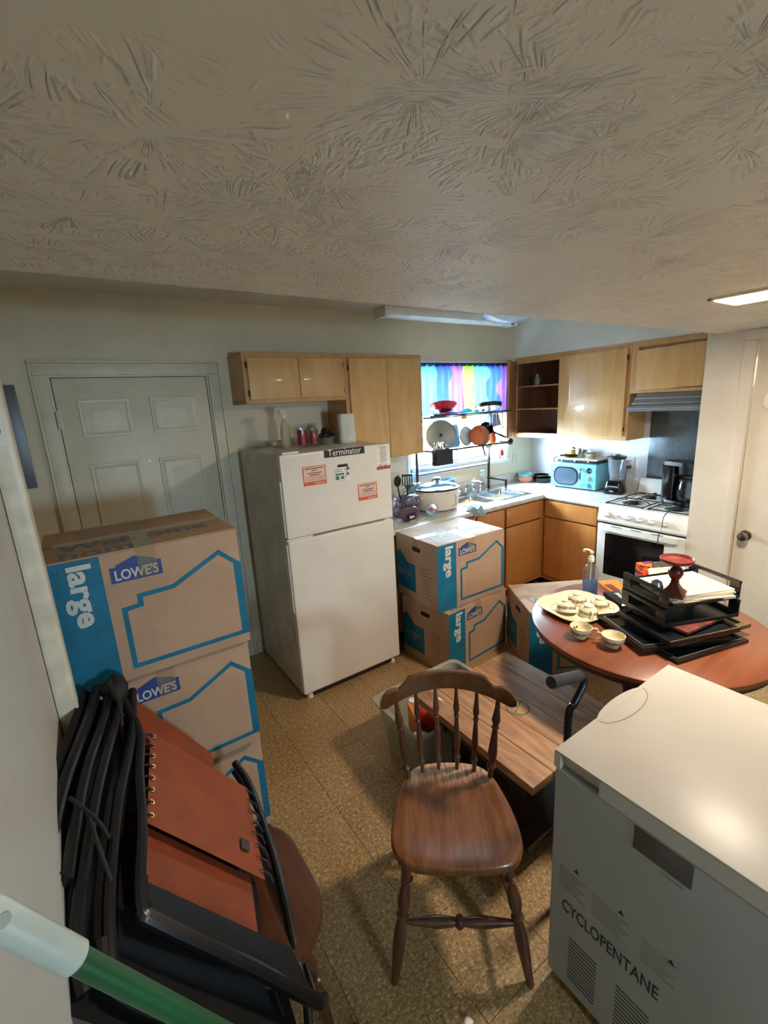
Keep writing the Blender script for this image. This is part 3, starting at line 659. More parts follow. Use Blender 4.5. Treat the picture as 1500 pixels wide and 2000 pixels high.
obj('spatula_blade', b, blk_m, sp)
sv_ = thing('spaghetti_server', 'black toothed pasta server beside the refrigerator edge', 'utensil', (2.155, -.21, .93), math.radians(-10))
b = BM(); tube(b, [(0, 0, 0), (-.03, -.01, .21)], .006, 8); obj('handle', b, blk_m, sv_)
b = BM(); lathe(b, [(0, 0), (.03, .0), (.032, .006), (0, .012)], 18, TR((-.036, -.012, .245), rx=PI/2) @ Matrix.Diagonal((1, 1.4, 1, 1)))
for i in range(12):
    a = -PI/2.2+i*PI/12; cyl(b, (-.036+.028*math.cos(a), -.016, .245+.04*math.sin(a)), (-.036+.042*math.cos(a), -.02, .245+.056*math.sin(a)), .003, .002, 6)
obj('toothed_head', b, blk_m, sv_)
wk = thing('metal_whisk', 'shiny wire whisk among the utensils by the refrigerator', 'whisk', (2.11, -.30, .93), math.radians(10))
b = BM(); tube(b, [(0, 0, 0), (0, 0, .12)], .007, 8); obj('handle', b, steel_m, wk)
b = BM()
for k in range(6):
    a = PI*k/6; tube(b, spline([(0, 0, .12), (.028*math.cos(a), .028*math.sin(a), .17), (.02*math.cos(a), .02*math.sin(a), .205), (0, 0, .212), (-.02*math.cos(a), -.02*math.sin(a), .205), (-.028*math.cos(a), -.028*math.sin(a), .17), (0, 0, .12)], 5), .0015, 5)
obj('wire_loops', b, chrome_m, wk)
# ---- bag of bread, bag of cups
def blob(b, c, r, seed, nu=14, nv=10, amp=.18, T=None):
    rnd = random.Random(seed); ph = [rnd.uniform(0, 6.28) for _ in range(6)]
    R = []
    for j in range(nv+1):
        th_ = PI*j/nv; row = []
        for i in range(nu):
            a = 2*PI*i/nu; k = 1+amp*(math.sin(3*a+ph[0]+2*th_)*.5+math.sin(5*a+ph[1])*math.sin(3*th_+ph[2])*.5)*math.sin(th_)
            row.append(Vector((c[0]+r[0]*k*math.sin(th_)*math.cos(a), c[1]+r[1]*k*math.sin(th_)*math.sin(a), max(c[2]-r[2]*.92, c[2]+r[2]*k*math.cos(th_)))))
        R.append(row)
    loft(b, R[1:-1]); 
    if T is not None: b.transform(T)
    return b
bb_ = thing('bread_bag', 'plastic bag of brown bread with blue and white print on the worktop', 'bread', (2.03, -.475, .914), math.radians(5))
b = BM(); blob(b, (0, 0, .05), (.085, .06, .052), 3); obj('loaf', b, M('brown_bread', (112, 74, 66), .7, var=.2, scale=20), bb_)
b = BM(); blob(b, (0, 0, .054), (.10, .07, .058), 5, 20, 14, .25); obj('bag_film', b, bag_m, bb_)
b = BM(); grid(b, lambda u, v: (-.08+.09*u, -.070-.012*math.sin(PI*u), .03+.045*v), 6, 3, .001); obj('blue_print', b, M('navy_print', (28, 34, 78), .35), bb_)
b = text_bm('Sara', .03, TR((-.072, -.086, .04), rx=PI/2, rz=.05), .0004, .001); obj('lettering', b, paper_m, bb_)
b = BM(); grid(b, lambda u, v: (-.07+.17*u, -.075-.02*v, .012-.008*v+.006*math.sin(9*u)), 10, 2, .001); obj('white_print', b, paper_m, bb_)
cb = thing('bag_of_cups', 'clear bag of stacked plastic cups lying on the bread bag', 'cups', (2.10, -.41, 1.022), math.radians(20))
for i in range(4): obj('cup', lathe(BM(), [(0, 0), (.022, 0), (.032, .07), (.034, .07), (.034, .074), (.031, .073), (.020, .003), (0, .003)], 18, TR((-.06+i*.022, -.01, .02), ry=PI/2)), M('plum_cup', (120, 92, 112), .3) if i % 2 else M('grey_cup', (176, 172, 180), .3), cb)
b = BM(); blob(b, (0, .0, .03), (.10, .05, .042), 9, 18, 12, .3); obj('bag_film', b, bag_m, cb)
pc_ = thing('snack_bag', 'shiny crumpled silver snack bag behind the bread', 'bag', (2.02, -.33, .914), math.radians(-8))
b = BM(); blob(b, (0, 0, .08), (.05, .04, .085), 12, 16, 12, .35); obj('foil_pouch', b, M('silver_foil', (150, 140, 160), .25, .6, var=.3, scale=30), pc_)
# striped dish towel hanging over the front edge by the sink
tw = thing('dish_towel', 'rumpled white and blue dish cloth on worktop edge beside the sink', 'towel', (2.60, -.585, .918))
m = N('striped_towel'); p = m.pos(); wv = m.n('ShaderNodeTexWave'); wv.inputs['Scale'].default_value = 22; wv.inputs['Distortion'].default_value = 2; m.l(p, wv.inputs['Vector'])
m.set(color=m.ramp(wv.outputs['Fac'], [(.45, (205, 214, 216)), (.6, (110, 138, 146))]), rough=.9)
b = BM(); grid(b, lambda u, v: (-.07+.13*u+.01*math.sin(7*v), .05-.14*v, .018+.014*math.sin(9*u+3*v)*math.sin(5*v+1)-(max(0, v-.72)*.22)), 22, 18, .004); obj('cloth', b, m.m, tw)

# ---- over-sink drying rack
rk = thing('dish_rack', 'black metal over-sink drying rack standing in front of the window', 'dish rack', (2.9, -.17, .914))
rx0, rx1, ryb, ryf = 2.44, 3.34, -.075, -.30
for x in (rx0, rx1):
    b = BM(); box(b, x-.009, x+.009, ryb-.009, ryb+.009, .914, 1.70, .002); obj('post', b, blkmetal_m, rk, world=True)
    b = BM(); box(b, x-.008, x+.008, ryf+.0, ryb, 1.015, 1.031, .002); box(b, x-.008, x+.008, ryf, ryf+.016, .921, 1.031, .002); obj('foot', b, blkmetal_m, rk, world=True)
    for z in (1.385, 1.66): obj('bracket', box(BM(), x-.006, x+.006, ryf, ryb, z-.006, z+.006, .001), blkmetal_m, rk, world=True)
b = BM(); cyl(b, (rx0, ryb, 1.165), (rx1, ryb, 1.165), .007, seg=8); obj('crossbar', b, blkmetal_m, rk, world=True)
b = BM(); cyl(b, (rx0-.02, ryf, 1.38), (rx1+.03, ryf, 1.38), .0075, seg=8); obj('front_rail', b, blkmetal_m, rk, world=True)
b = BM(); cyl(b, (rx0-.02, ryf, 1.67), (rx1+.05, ryf, 1.67), .006, seg=8); obj('front_rail', b, blkmetal_m, rk, world=True)
for z in (1.375, 1.655):
    b = BM()
    for i in range(31): x = rx0+.01+i*(rx1-rx0-.02)/30; cyl(b, (x, ryf, z), (x, ryb, z), .0018, seg=5)
    for y in (ryb-.01, (ryb+ryf)/2): cyl(b, (rx0, y, z-.003), (rx1, y, z-.003), .003, seg=6)
    obj('wire_shelf', b, blkmetal_m, rk, world=True)['kind'] = 'stuff'
b = BM(); blob(b, (rx1+.045, ryf, 1.385), (.028, .03, .032), 5, 12, 8, .2); obj('rubber_tie', b, blk_m, rk, world=True)

def rackthing(name, label, cat, loc, rz=0, rx=0, ry=0): return thing(name, label, cat, loc, rz, None, rx, ry)
# lower tier
uh = rackthing('utensil_basket', 'black box of steel utensils hung at the left end of the drying rack', 'utensil holder', (2.50, -.345, 1.275))
b = BM(); box(b, -.09, .09, -.03, .03, 0, .006); 
for a in ((-.09, -.086, -.03, .03), (.086, .09, -.03, .03), (-.086, .086, -.03, -.027), (-.086, .086, .027, .03)): box(b, a[0], a[1], a[2], a[3], 0, .125, .001)
box(b, -.07, -.06, .03, .046, .10, .13); box(b, .06, .07, .03, .046, .10, .13); obj('basket_box', b, M('dark_navy_plastic', (26, 28, 40), .35), uh)
for i in range(6):
    x = -.065+.024*i; s = thing('spoon', ['leftmost', 'second', 'third', 'fourth', 'fifth', 'rightmost'][i]+' steel spoon from the left standing in the black rack box', 'spoon', (2.50+x, -.345+.006*(i % 3-1), 1.29), rz=.5*i, group='spoons in the rack box', ry=.12*(i-2.5)/2.5)
    b = BM(); tube(b, [(0, 0, 0), (0, 0, .13)], .0025, 6); lathe(b, [(0, 0), (.018, .006), (.02, .012), (.017, .012), (0, .004)], 14, TR((0, .003, .15), rx=PI/2) @ Matrix.Diagonal((1, 1.4, 1, 1))); obj('spoon_body', b, chrome_m, s)
def plate_prof(R, h=.02, t=.004): return [(0, 0), (R*.6, 0), (R*.7, h*.3), (R, h), (R, h+t), (R*.68, h*.3+t), (R*.58, t), (0, t)]
gp = rackthing('grey_pot_lid', 'grey round pot lid standing on edge in drying rack', 'lid', (2.615, -.20, 1.50), rz=math.radians(-38), rx=math.radians(82))
obj('lid_disc', lathe(BM(), [(0, 0), (.125, 0), (.132, .006), (.125, .012), (.11, .014), (.05, .03), (0, .034)], 36), M('grey_ceramic', (132, 140, 138), .35), gp)
obj('lid_knob', lathe(BM(), [(0, .03), (.01, .034), (.014, .048), (0, .052)], 14), blk_m, gp)
bt = rackthing('blue_tray', 'pale blue rounded tray standing upright in drying rack', 'tray', (2.76, -.19, 1.387), rz=math.radians(10), rx=math.radians(82))
b = BM(); loft(b, [[(x, y, z) for x, y in rrect(-.085+i_, .085-i_, 0+i_, .19-i_, .035)] for i_, z in ((.012, 0), (0, .018), (-.004, .02), (.004, .02), (.014, .004))], False); prism(b, rrect(-.073, .073, .012, .178, .03), 0, .003); obj('tray_body', b, M('pale_blue_plastic', (122, 168, 206), .35), bt)
pb = rackthing('patterned_plate', 'white plate with small floral print upright in the rack', 'plate', (2.93, -.16, 1.468), rz=math.radians(5), rx=math.radians(84))
obj('plate_disc', lathe(BM(), plate_prof(.088), 30), M('plate_white', (222, 222, 226), .25), pb)
b = BM()
for i in range(22):
    a = 2*PI*i/22; lathe(b, [(0, .0225), (.005, .0225), (0, .0235)], 6, c=(.077*math.cos(a), .077*math.sin(a), .0012))
obj('floral_print', b, gink_m, pb)
def pan(label, loc, rz, rx, R, h, inner, outer, hl=.12, ry=0, hrot=0, name='saucepan'):
    t = thing(name, label, 'pan', loc, rz, None, rx, ry)
    obj('pan_body', lathe(BM(), [(0, 0), (R*.88, 0), (R*.95, .008), (R, h), (R-.003, h), (R*.94, .012), (R*.86, .006), (0, .006)], 32), outer, t)
    obj('pan_lining', lathe(BM(), [(0, .0065), (R*.855, .0065), (R*.93, .0125), (R-.0045, h-.003), (R-.006, h-.003), (R*.92, .0135), (R*.85, .0085), (0, .0085)], 32), inner, t)
    if hl:
        b = BM(); c, s = math.cos(hrot), math.sin(hrot); P = [(R*.97, h*.8), (R+hl*.3, h*.95), (R+hl, h*1.15)]
        tube(b, spline([(x*c, x*s, z) for x, z in P], 4), .009, 8); obj('handle', b, blk_m, t)
    return t
copper = M('copper_ceramic', (214, 132, 92), .35, var=.05)
pan('copper-lined black saucepan tipped on its side in the rack', (3.05, -.25, 1.455), math.radians(-60), math.radians(75), .09, .085, copper, blk_m, .10, hrot=-1.2)
pan('large copper-coloured frying pan lying behind the black saucepan', (3.23, -.15, 1.46), math.radians(20), math.radians(70), .105, .04, copper, copper, .12, hrot=.9, name='frying_pan')
pan('pale blue-grey pot upside down at right of the drying rack', (3.24, -.18, 1.63), math.radians(0), math.radians(165), .085, .10, M('pale_pot', (150, 162, 190), .4), MAT['pale_pot'], .0)
pan('black saucepan leaning beside the copper frying pan', (3.13, -.22, 1.50), math.radians(-30), math.radians(60), .062, .06, blk_m, blk_m, .13, hrot=-.6)
# hooks, mug strap
rm_ = rackthing('red_peeler', 'small red kitchen gadget hanging below the rack front rail', 'utensil', (3.285, -.285, 1.26))
b = BM(); lathe(b, [(0, 0), (.016, .004), (.02, .03), (.012, .06), (0, .062)], 14); obj('gadget_body', b, M('red_plastic', (196, 40, 44), .3), rm_)
b = BM(); tube(b, spline([(-.0, 0, .055), (-.03, 0, .03), (-.02, 0, -.015), (.012, 0, -.02), (.02, 0, .03)], 5), .003, 6); obj('loop', b, blk_m, rm_)
gl_ = rackthing('green_scourer', 'yellow-green scourer tucked under the copper pan', 'scourer', (3.19, -.2, 1.34))
obj('sponge', box(BM(), -.04, .04, -.02, .02, 0, .03, .008), M('lime_sponge', (180, 196, 110), .9), gl_)
for i, (x, l) in enumerate(((3.12, .09), (3.16, .12), (3.205, .10), (3.25, .15), (3.29, .13))):
    h = thing('hanging_utensil', ['leftmost', 'second', 'middle', 'fourth and longest', 'rightmost'][i]+' thin steel utensil hooked under the upper rack shelf', 'utensil', (x, ryf+.01, 1.66), rz=.3*i, group='utensils hooked under the upper rack shelf')
    b = BM(); tube(b, spline([(0, 0, .006), (.008, 0, -.004), (0, 0, -.014), (0, 0, -l)], 4), .0022, 5); obj('utensil_stem', b, M('pale_steel', (140, 150, 176), .3, .7), h)
    b = BM(); lathe(b, [(0, 0), (.011, .002), (.012, .005), (0, .007)], 12, TR((0, 0, -l-.008), rx=PI/2)); obj('utensil_head', b, MAT['pale_steel'], h)
# upper tier
cb_ = rackthing('red_colander', 'red fluted plastic bowl on the upper shelf of the rack', 'bowl', (2.66, -.19, 1.705), rx=math.radians(-14), ry=math.radians(10))
b = BM(); n_ = 48; R = []
for r, z in ((.03, 0), (.07, .004), (.105, .04), (.118, .055), (.114, .056), (.100, .042), (.066, .008), (.03, .004)): R.append([(r*(1+.025*math.sin(16*2*PI*i/n_))*math.cos(2*PI*i/n_), r*(1+.025*math.sin(16*2*PI*i/n_))*math.sin(2*PI*i/n_), z) for i in range(n_)])
loft(b, R, False); b.faces.new([b.verts.new(p) for p in R[0]]); obj('bowl_body', b, M('berry_red_plastic', (206, 50, 74), .3), cb_)
for i, (x, y, z, ry_, c_) in enumerate(((2.56, -.2, 1.675, 8, (52, 60, 84)), (2.63, -.25, 1.668, 3, (74, 44, 56)), (2.70, -.2, 1.672, -6, (44, 52, 70)))):
    pp = rackthing('dark_plate', ['navy plate at the left end of the upper rack shelf', 'maroon plate under the red fluted bowl', 'dark slate plate under the right side of red bowl'][i], 'plate', (x, y, z-.006), ry=math.radians(ry_), rx=math.radians(3))
    obj('plate_disc', lathe(BM(), plate_prof(.085, .012), 28), M('plate_dark_%d' % i, c_, .3), pp)
tc = rackthing('teal_cloth', 'crumpled teal netting cloth on the upper rack shelf', 'cloth', (2.94, -.2, 1.664))
m = M('teal_net', (40, 160, 178), .5, var=.35, scale=60)
b = BM(); grid(b, lambda u, v: (-.10+.20*u+.01*math.sin(11*v), -.07+.14*v, .012+.04*abs(math.sin(6*u+2*v))*abs(math.sin(5*v+3*u))*math.sin(PI*u)), 26, 18, .003); obj('cloth_body', b, m, tc)
yc = rackthing('yellow_clip', 'small yellow plastic clip under the upper rack shelf', 'clip', (2.80, -.285, 1.630))
obj('clip_body', box(BM(), -.03, .03, -.01, .01, 0, .026, .004), M('yellow_plastic', (222, 196, 70), .4), yc)
pan('black frying pan tilted on the upper rack shelf', (3.20, -.2, 1.70), math.radians(195), math.radians(10), .125, .035, blk_m, blk_m, 0, ry=math.radians(-10), name='frying_pan')
bt_ = rackthing('glass_bottle', 'clear bottle lying beside the black frying pan on the rack', 'bottle', (3.02, -.265, 1.683), rz=math.radians(20), ry=math.radians(86))
obj('bottle_body', lathe(BM(), [(0, -.07), (.02, -.07), (.021, -.06), (.021, .02), (.01, .045), (.01, .07), (0, .07)], 16), pglass_m, bt_)
obj('bottle_cap', lathe(BM(), [(0, .068), (.012, .068), (.012, .085), (0, .085)], 12), blk_m, bt_)
# blue tray / drying mat on the cross bar
bm_ = rackthing('blue_tray', 'bright blue dustpan tray lying on top of the slow cooker side', 'tray', (2.66, -.14, 1.075), rz=math.radians(-4), ry=math.radians(-4))
b = BM(); loft(b, [[(x, y, z) for x, y in rrect(-.15+i_, .13-i_, -.05+i_, .05-i_, .02)] for i_, z in ((.01, 0), (0, .02), (.006, .02), (.014, .004))]); obj('tray_body', b, M('bright_blue_plastic', (40, 118, 208), .3), bm_)
obj('tray_brush', box(BM(), -.10, .12, -.045, .02, -.02, -.001, .006), M('dark_blue_bristles', (28, 40, 86), .8), bm_)
gj = thing('glass_jug', 'clear glass jug behind the slow cooker lid', 'jug', (2.36, -.13, .914))
obj('jug_body', lathe(BM(), [(0, 0), (.055, 0), (.06, .01), (.058, .14), (.05, .17), (.054, .19), (.050, .19), (.046, .17), (.054, .14), (.055, .012), (0, .008)], 24), pglass_m, gj)
obj('jug_lid', lathe(BM(), [(0, .191), (.056, .191), (.054, .205), (0, .208)], 24), steel_m, gj)
sb = thing('soap_pump_bottle', 'tall narrow clear soap bottle with blue pump behind faucet', 'bottle', (3.235, -.085, .919))
obj('bottle_body', lathe(BM(), [(0, 0), (.026, 0), (.028, .01), (.026, .10), (.012, .12), (.012, .13), (0, .13)], 18), pglass_m, sb)
b = BM(); lathe(b, [(0, .13), (.014, .13), (.014, .15), (.005, .155), (.005, .185), (0, .185)], 12); box(b, -.018, .018, -.03, .01, .183, .195, .004); obj('pump', b, M('pale_blue_pump', (130, 196, 222), .3), sb)

# ---- curtain
def curtain_mat(name, stops):
    m = N(name); p = m.pos(); sp_ = m.n('ShaderNodeSeparateXYZ'); m.l(p, sp_.inputs[0])
    wob = m.math('MULTIPLY', m.math('SINE', m.math('MULTIPLY', sp_.outputs[2], 22)), .022)
    x = m.math('ADD', sp_.outputs[0], wob)
    c = m.ramp(x, stops, 'CONSTANT')
    d = m.n('ShaderNodeBsdfDiffuse'); t = m.n('ShaderNodeBsdfTranslucent'); mx = m.n('ShaderNodeMixShader'); mx.inputs[0].default_value = .5
    m.l(c, d.inputs[0]); m.l(c, t.inputs[0]); m.l(d.outputs[0], mx.inputs[1]); m.l(t.outputs[0], mx.inputs[2]); m.l(mx.outputs[0], m.out.inputs[0]); return m.m
LIME, CYAN, BLUE, PURP = (108, 142, 62), (70, 122, 138), (42, 64, 124), (104, 70, 134)
ct = thing('window_curtain', 'short cafe curtain in wavy blue, purple and lime stripes on rod', 'curtain', (2.42, -.035, 2.09))
b = BM(); cyl(b, (-.04, 0, 0), (1.27, 0, 0), .006, seg=10); obj('curtain_rod', b, blkmetal_m, ct)
for k, (x0, x1, st) in enumerate(((0.0, .625, [(0, LIME), (.10, CYAN), (.30, BLUE), (.465, PURP)]), (.63, 1.25, [(0, LIME), (.755-0, CYAN), (.93, BLUE), (1.0, PURP)]))):
    if k == 1: st = [(0, LIME), (.12, CYAN), (.31, BLUE), (.475, PURP)]
    mm = curtain_mat('curtain_stripes_%s' % ('left', 'right')[k], st)
    def f(u, v, x0=x0, x1=x1, k=k):
        a = (x1-x0)*u; z = -.44*v; g = .010+.008*min(1, v*4)
        return (a+.004*math.sin(40*u+5*v), g*math.sin(2*PI*8.5*u+k+.6*math.sin(3*v+5*u)), .014+z)
    b = BM(); grid(b, f, 110, 14, .0012); o = obj('curtain_panel', b, mm, ct); o.location = (x0, 0, 0)
    b = BM(); grid(b, lambda u, v, k=k: ((.625)*u, -.004+.013*math.sin(2*PI*16*u+k), .022-.012*v if v < 1 else .008), 110, 2, .002); o2 = obj('ruffled_header', b, M('dark_violet_hem', (48, 40, 110), .8), o)
# plastic sheet bunched at the lower left of the window
ps_ = thing('plastic_sheet', 'clear crinkled plastic sheet hanging at the lower left of window', 'plastic sheet', (2.40, -.05, 1.02))
b = BM(); grid(b, lambda u, v: (.07*u*(1-.3*v)+.01*math.sin(9*v), .012*math.sin(12*u+4*v)-.01, .24-.24*v), 14, 10, .001); obj('sheet_body', b, glass('pale_sheet', (220, 232, 240), .3, 1.4, .6, (200, 216, 226)), ps_)
ps2 = thing('paper_bag', 'white paper bag hanging at lower right corner of the window', 'bag', (3.52, -.04, 1.20))
b = BM(); grid(b, lambda u, v: (.12*u, .010*math.sin(10*u+3*v)-.01, .14-.14*v-.02*math.sin(PI*u)*v), 12, 8, .002); obj('bag_body', b, M('bag_white', (205, 214, 222), .6), ps2)

# ---- outlets
for i, (lx, ly, nrm, lb_) in enumerate(((3.811, -.001, 'y', 'white outlet plate on the back wall right of the window'), (XR-.001, -1.076, 'x', 'cream outlet plate on the wall behind the blender'))):
    o = thing('wall_outlet', lb_, 'outlet', (lx, ly, 1.158), 0 if nrm == 'y' else -PI/2)
    obj('cover_plate', box(BM(), -.035, .035, -.006, 0, -.057, .057, .002), M('outlet_plate', (206, 203, 192), .4), o)
    for z in (-.024, .024):
        s = obj('socket', box(BM(), -.017, .017, -.009, -.006, z-.015, z+.015, .003), M('outlet_ivory', (214, 210, 198), .4), o)
        sl_ = BM(); box(sl_, -.008, -.006, -.0096, -.0088, z-.004, z+.006); box(sl_, .006, .008, -.0096, -.0088, z-.004, z+.006); obj('slot', sl_, ink_m, s)
pl = thing('power_plug', 'black plug of the blender cord in the wall outlet', 'plug', (XR-.012, -1.076, 1.13), 0)
b = BM(); box(b, -.03, 0, -.014, .014, -.016, .012, .005); obj('plug_body', b, blk_m, pl)
b = BM(); tube(b, spline([(-.028, 0, -.004), (-.05, .0, -.02), (-.05, .01, -.12), (-.08, .02, -.205), (-.13, .02, -.210)], 6), .003, 6); obj('cord', b, blk_m, pl)

# ---- stacked bowls and pans in the corner
def bowlprof(R, h, t=.003): return [(0, 0), (R*.55, 0), (R*.6, .006), (R*.82, h*.35), (R, h), (R-t, h+.001), (R*.80, h*.4), (R*.52, .008), (0, .008)]
for nm, lb_, z, R, h, c in (('bowl', 'terracotta bowl at the bottom of the corner stack', 0, .083, .06, (206, 138, 108)), ('bowl', 'pale grey bowl between terracotta and teal bowls', .046, .079, .038, (190, 205, 214)), ('bowl', 'teal bowl on top of the corner stack', .060, .078, .036, (104, 176, 170))):
    o = thing(nm, lb_, 'bowl', (3.84, -.115, .914+z)); 
    obj('bowl_body', lathe(BM(), bowlprof(R, h), 32), M('bowl_'+lb_.split()[0], c, .35, var=.03), o)
pan('black saucepan standing in a wider black pan in the corner', (3.95, -.235, .95), .3, 0, .075, .045, blkg_m, blkg_m, 0)
pan('wide low black pan under the small saucepan in the corner', (3.955, -.245, .915), .2, 0, .095, .05, blkg_m, blkg_m, .0, name='frying_pan')

# ---- turquoise microwave with a hot plate and pans on top
turq = M('turquoise_enamel', (112, 186, 205), .25, var=.02); turqd = M('turquoise_trim', (90, 165, 186), .25)
mw = thing('microwave', 'turquoise retro microwave oven on the worktop in the corner', 'microwave', (3.79, -.46, .914), math.radians(-90)+.05)
# local: x along front (0..w) , front at y=0 looking -y
w_, h_, d_ = .455, .245, .30
b = BM(); box(b, 0, w_, .012, d_, .012, h_, .018, 4); obj('microwave_case', b, turq, mw)
b = BM(); box(b, .002, w_-.002, 0, .016, .014, h_-.002, .012, 4); fr_ = obj('front_panel', b, turq, mw)
b = BM(); prism(b, rrect(.035, .285, .035, .21, .075, 10), 0, .004, TR((0, .0, 0)) @ FRONT); obj('door_window_rim', b, M('dark_navy_gloss', (30, 36, 52), .15), fr_)
b = BM(); prism(b, rrect(.05, .27, .05, .195, .062, 10), .004, .006, FRONT); obj('door_window', b, M('window_grey', (70, 82, 98), .12), fr_)
b = BM(); tube(b, spline([(.312, -.004, .045), (.318, -.03, .07), (.322, -.036, .125), (.318, -.03, .18), (.312, -.004, .205)], 6), .0095, 10); obj('door_handle', b, chrome_m, fr_)
b = BM(); lathe(b, [(0, 0), (.026, 0), (.024, .004), (0, .005)], 24, TR((.388, 0, .188), rx=PI/2)); obj('clock_display', b, M('display_dark', (16, 30, 26), .1), fr_)
for z in (.112, .050):
    o = obj('control_dial', lathe(BM(), [(0, 0), (.024, 0), (.024, .004), (.018, .008), (.017, .02), (0, .021)], 24, TR((.388, 0, z), rx=PI/2)), turqd if z < .1 else M('silver_dial', (190, 205, 212), .2, .7), fr_)
    obj('dial_grip', box(BM(), .384, .392, -.026, -.018, z-.018, z+.018, .002), chrome_m, o)
for x in (.04, w_-.04):
    for y in (.05, d_-.05): obj('foot', lathe(BM(), [(0, 0), (.012, 0), (.012, .014), (0, .014)], 10, c=(x, y, 0)), blk_m, mw)
hp = thing('hot_plate', 'cream and black two-burner hot plate lying on the turquoise microwave', 'hot plate', (3.80, -.47, .914+h_+.001), math.radians(-90)+.05)
b = BM(); box(b, .04, .42, .02, .27, .006, .03, .004); obj('plate_base', b, blk_m, hp)
b = BM(); box(b, .03, .435, .012, .28, .028, .042, .006); obj('plate_top', b, M('beige_enamel', (204, 186, 160), .35), hp)
for x in (.07, .2, .33): obj('control_dial', lathe(BM(), [(0, 0), (.008, 0), (.007, .01), (0, .011)], 12, TR((x+.02, .018, .018), rx=PI/2)), white_m, hp)
b = BM(); tube(b, spline([(.04, .1, .02), (.0, .06, .04), (-.005, .03, .02), (.002, .02, -.02), (.0, .02, -.04)], 6), .004, 6); obj('cord', b, blk_m, hp)
tp = .914+h_+.045
pan('small black pan on the hot plate left side', (3.93, -.58, tp), math.radians(175), 0, .065, .022, blk_m, blk_m, .10, name='frying_pan')
pan('steel mixing bowl pan tipped on hot plate behind the measuring cup', (3.95, -.66, tp+.012), math.radians(80), math.radians(14), .055, .06, steel_m, steel_m, .05)
yb = thing('measuring_cup', 'mustard yellow measuring cup on top of small pan', 'cup', (3.93, -.585, tp+.024)); obj('cup_body', lathe(BM(), bowlprof(.042, .038), 24, Matrix.Translation((0, 0, .04)) @ Matrix.Rotation(PI, 4, 'X')), M('mustard_plastic', (214, 170, 70), .4), yb)
mb = thing('metal_bowl', 'shiny steel bowl at right on the hot plate', 'bowl', (3.90, -.80, tp)); obj('bowl_body', lathe(BM(), bowlprof(.06, .045), 28), chrome_m, mb)

# ---- blender
bd = thing('blender', 'black blender with clear jar on the worktop beside the stove', 'blender', (3.88, -1.055, .914), math.radians(-80))
b = BM(); R = []
for k, z in ((1, 0), (1, .02), (.93, .06), (.80, .10), (.72, .115)): R.append([(x*k, y*k, z) for x, y in rrect(-.078, .078, -.078, .078, .03, 4)])
loft(b, R); obj('motor_base', b, blkg_m, bd)
b = BM(); prism(b, rrect(-.05, .05, .045, .075, .012), 0, .003, TR((0, -.0765, 0), rx=-.12) @ FRONT); pn = obj('button_panel', b, M('silver_panel', (170, 174, 178), .25, .6), bd)
for i in range(5): obj('button', box(BM(), -.042+i*.018, -.042+i*.018+.011, -.083, -.079, .054, .066, .001), blk_m, pn)
obj('lettering', text_bm('Oster', .014, TR((-.02, -.0785, .025), rx=PI/2), .0004, .0004), paper_m, bd)
b = BM(); lathe(b, [(.04, .115), (.05, .12), (.046, .14), (.052, .16), (.072, .31), (.074, .312), (.071, .312), (.049, .162), (.042, .142)], 24); jar = obj('jar', b, glass('blender_glass', (225, 232, 238), .05, 1.6, .1), bd)
obj('blade', box(BM(), -.025, .025, -.003, .003, .142, .146), steel_m, jar)
b = BM(); tube(b, spline([(.07, 0, .29), (.10, 0, .285), (.105, 0, .23), (.085, 0, .19), (.058, 0, .18)], 5), .007, 8); obj('jar_handle', b, pglass_m, jar)
obj('jar_lid', lathe(BM(), [(0, .30), (.070, .305), (.078, .312), (.078, .325), (.05, .333), (.03, .333), (.028, .343), (0, .345)], 24), blk_m, bd)

# ================================================================== STOVE
sy0, sy1, sx0 = -1.852, -1.203, 3.405
st = thing('gas_stove', 'white gas stove with black oven window beside the pantry wall', 'stove', (3.7, -1.53, 0))
b = BM(); box(b, sx0+.01, XR-.03, sy0, sy1, .03, .895, .004); obj('stove_body', b, white_m, st, world=True)
b = BM(); box(b, sx0-.002, XR-.03, sy0-.002, sy1+.002, .895, .918, .008, 3); obj('cooktop', b, white_m, st, world=True)
b = BM(); prof = [(XR-.10, .918), (XR-.03, .918), (XR-.03, 1.045), (XR-.055, 1.05), (XR-.075, 1.03)]
loft(b, [[(x, y, z) for x, z in prof] for y in (sy0, sy1)]); obj('backguard', b, white_m, st, world=True)
b = BM(); prof = [(sx0+.012, .775), (sx0-.026, .785), (sx0-.034, .80), (sx0-.012, .905), (sx0+.0, .917), (sx0+.012, .917)]
loft(b, [[(x, y, z) for x, z in prof] for y in (sy0, sy1)]); cp = obj('control_panel', b, white_m, st, world=True)
for y, r in ((-1.283, .024), (-1.36, .010), (-1.447, .023), (-1.535, .023), (-1.622, .023), (-1.712, .023)):
    TT = TR((sx0-.024, y, .852), ry=-PI/2-.2)
    k = lathe(BM(), [(0, 0), (r*1.15, 0), (r*1.15, .003), (r, .006), (r*.92, .018), (0, .019)], 20, TT)
    if r > .02: box(k, -.004, .004, -r*.9, r*.9, .016, .030, .002, T=TT)
    bm_k = k; obj('control_knob', bm_k, white_m, cp, world=True)
b = BM(); box(b, sx0-.028, sx0+.01, sy0+.004, sy1-.004, .20, .768, .01, 3); od_ = obj('oven_door', b, white_m, st, world=True)
b = BM(); box(b, sx0-.0305, sx0-.026, -1.715, -1.275, .355, .70, .002); obj('oven_window', b, blkg_m, od_, world=True)
b = BM(); hp_ = [(sx0-.028, -1.255), (sx0-.062, -1.275), (sx0-.070, -1.40), (sx0-.072, -1.53), (sx0-.070, -1.66), (sx0-.062, -1.79), (sx0-.028, -1.812)]
rg = []
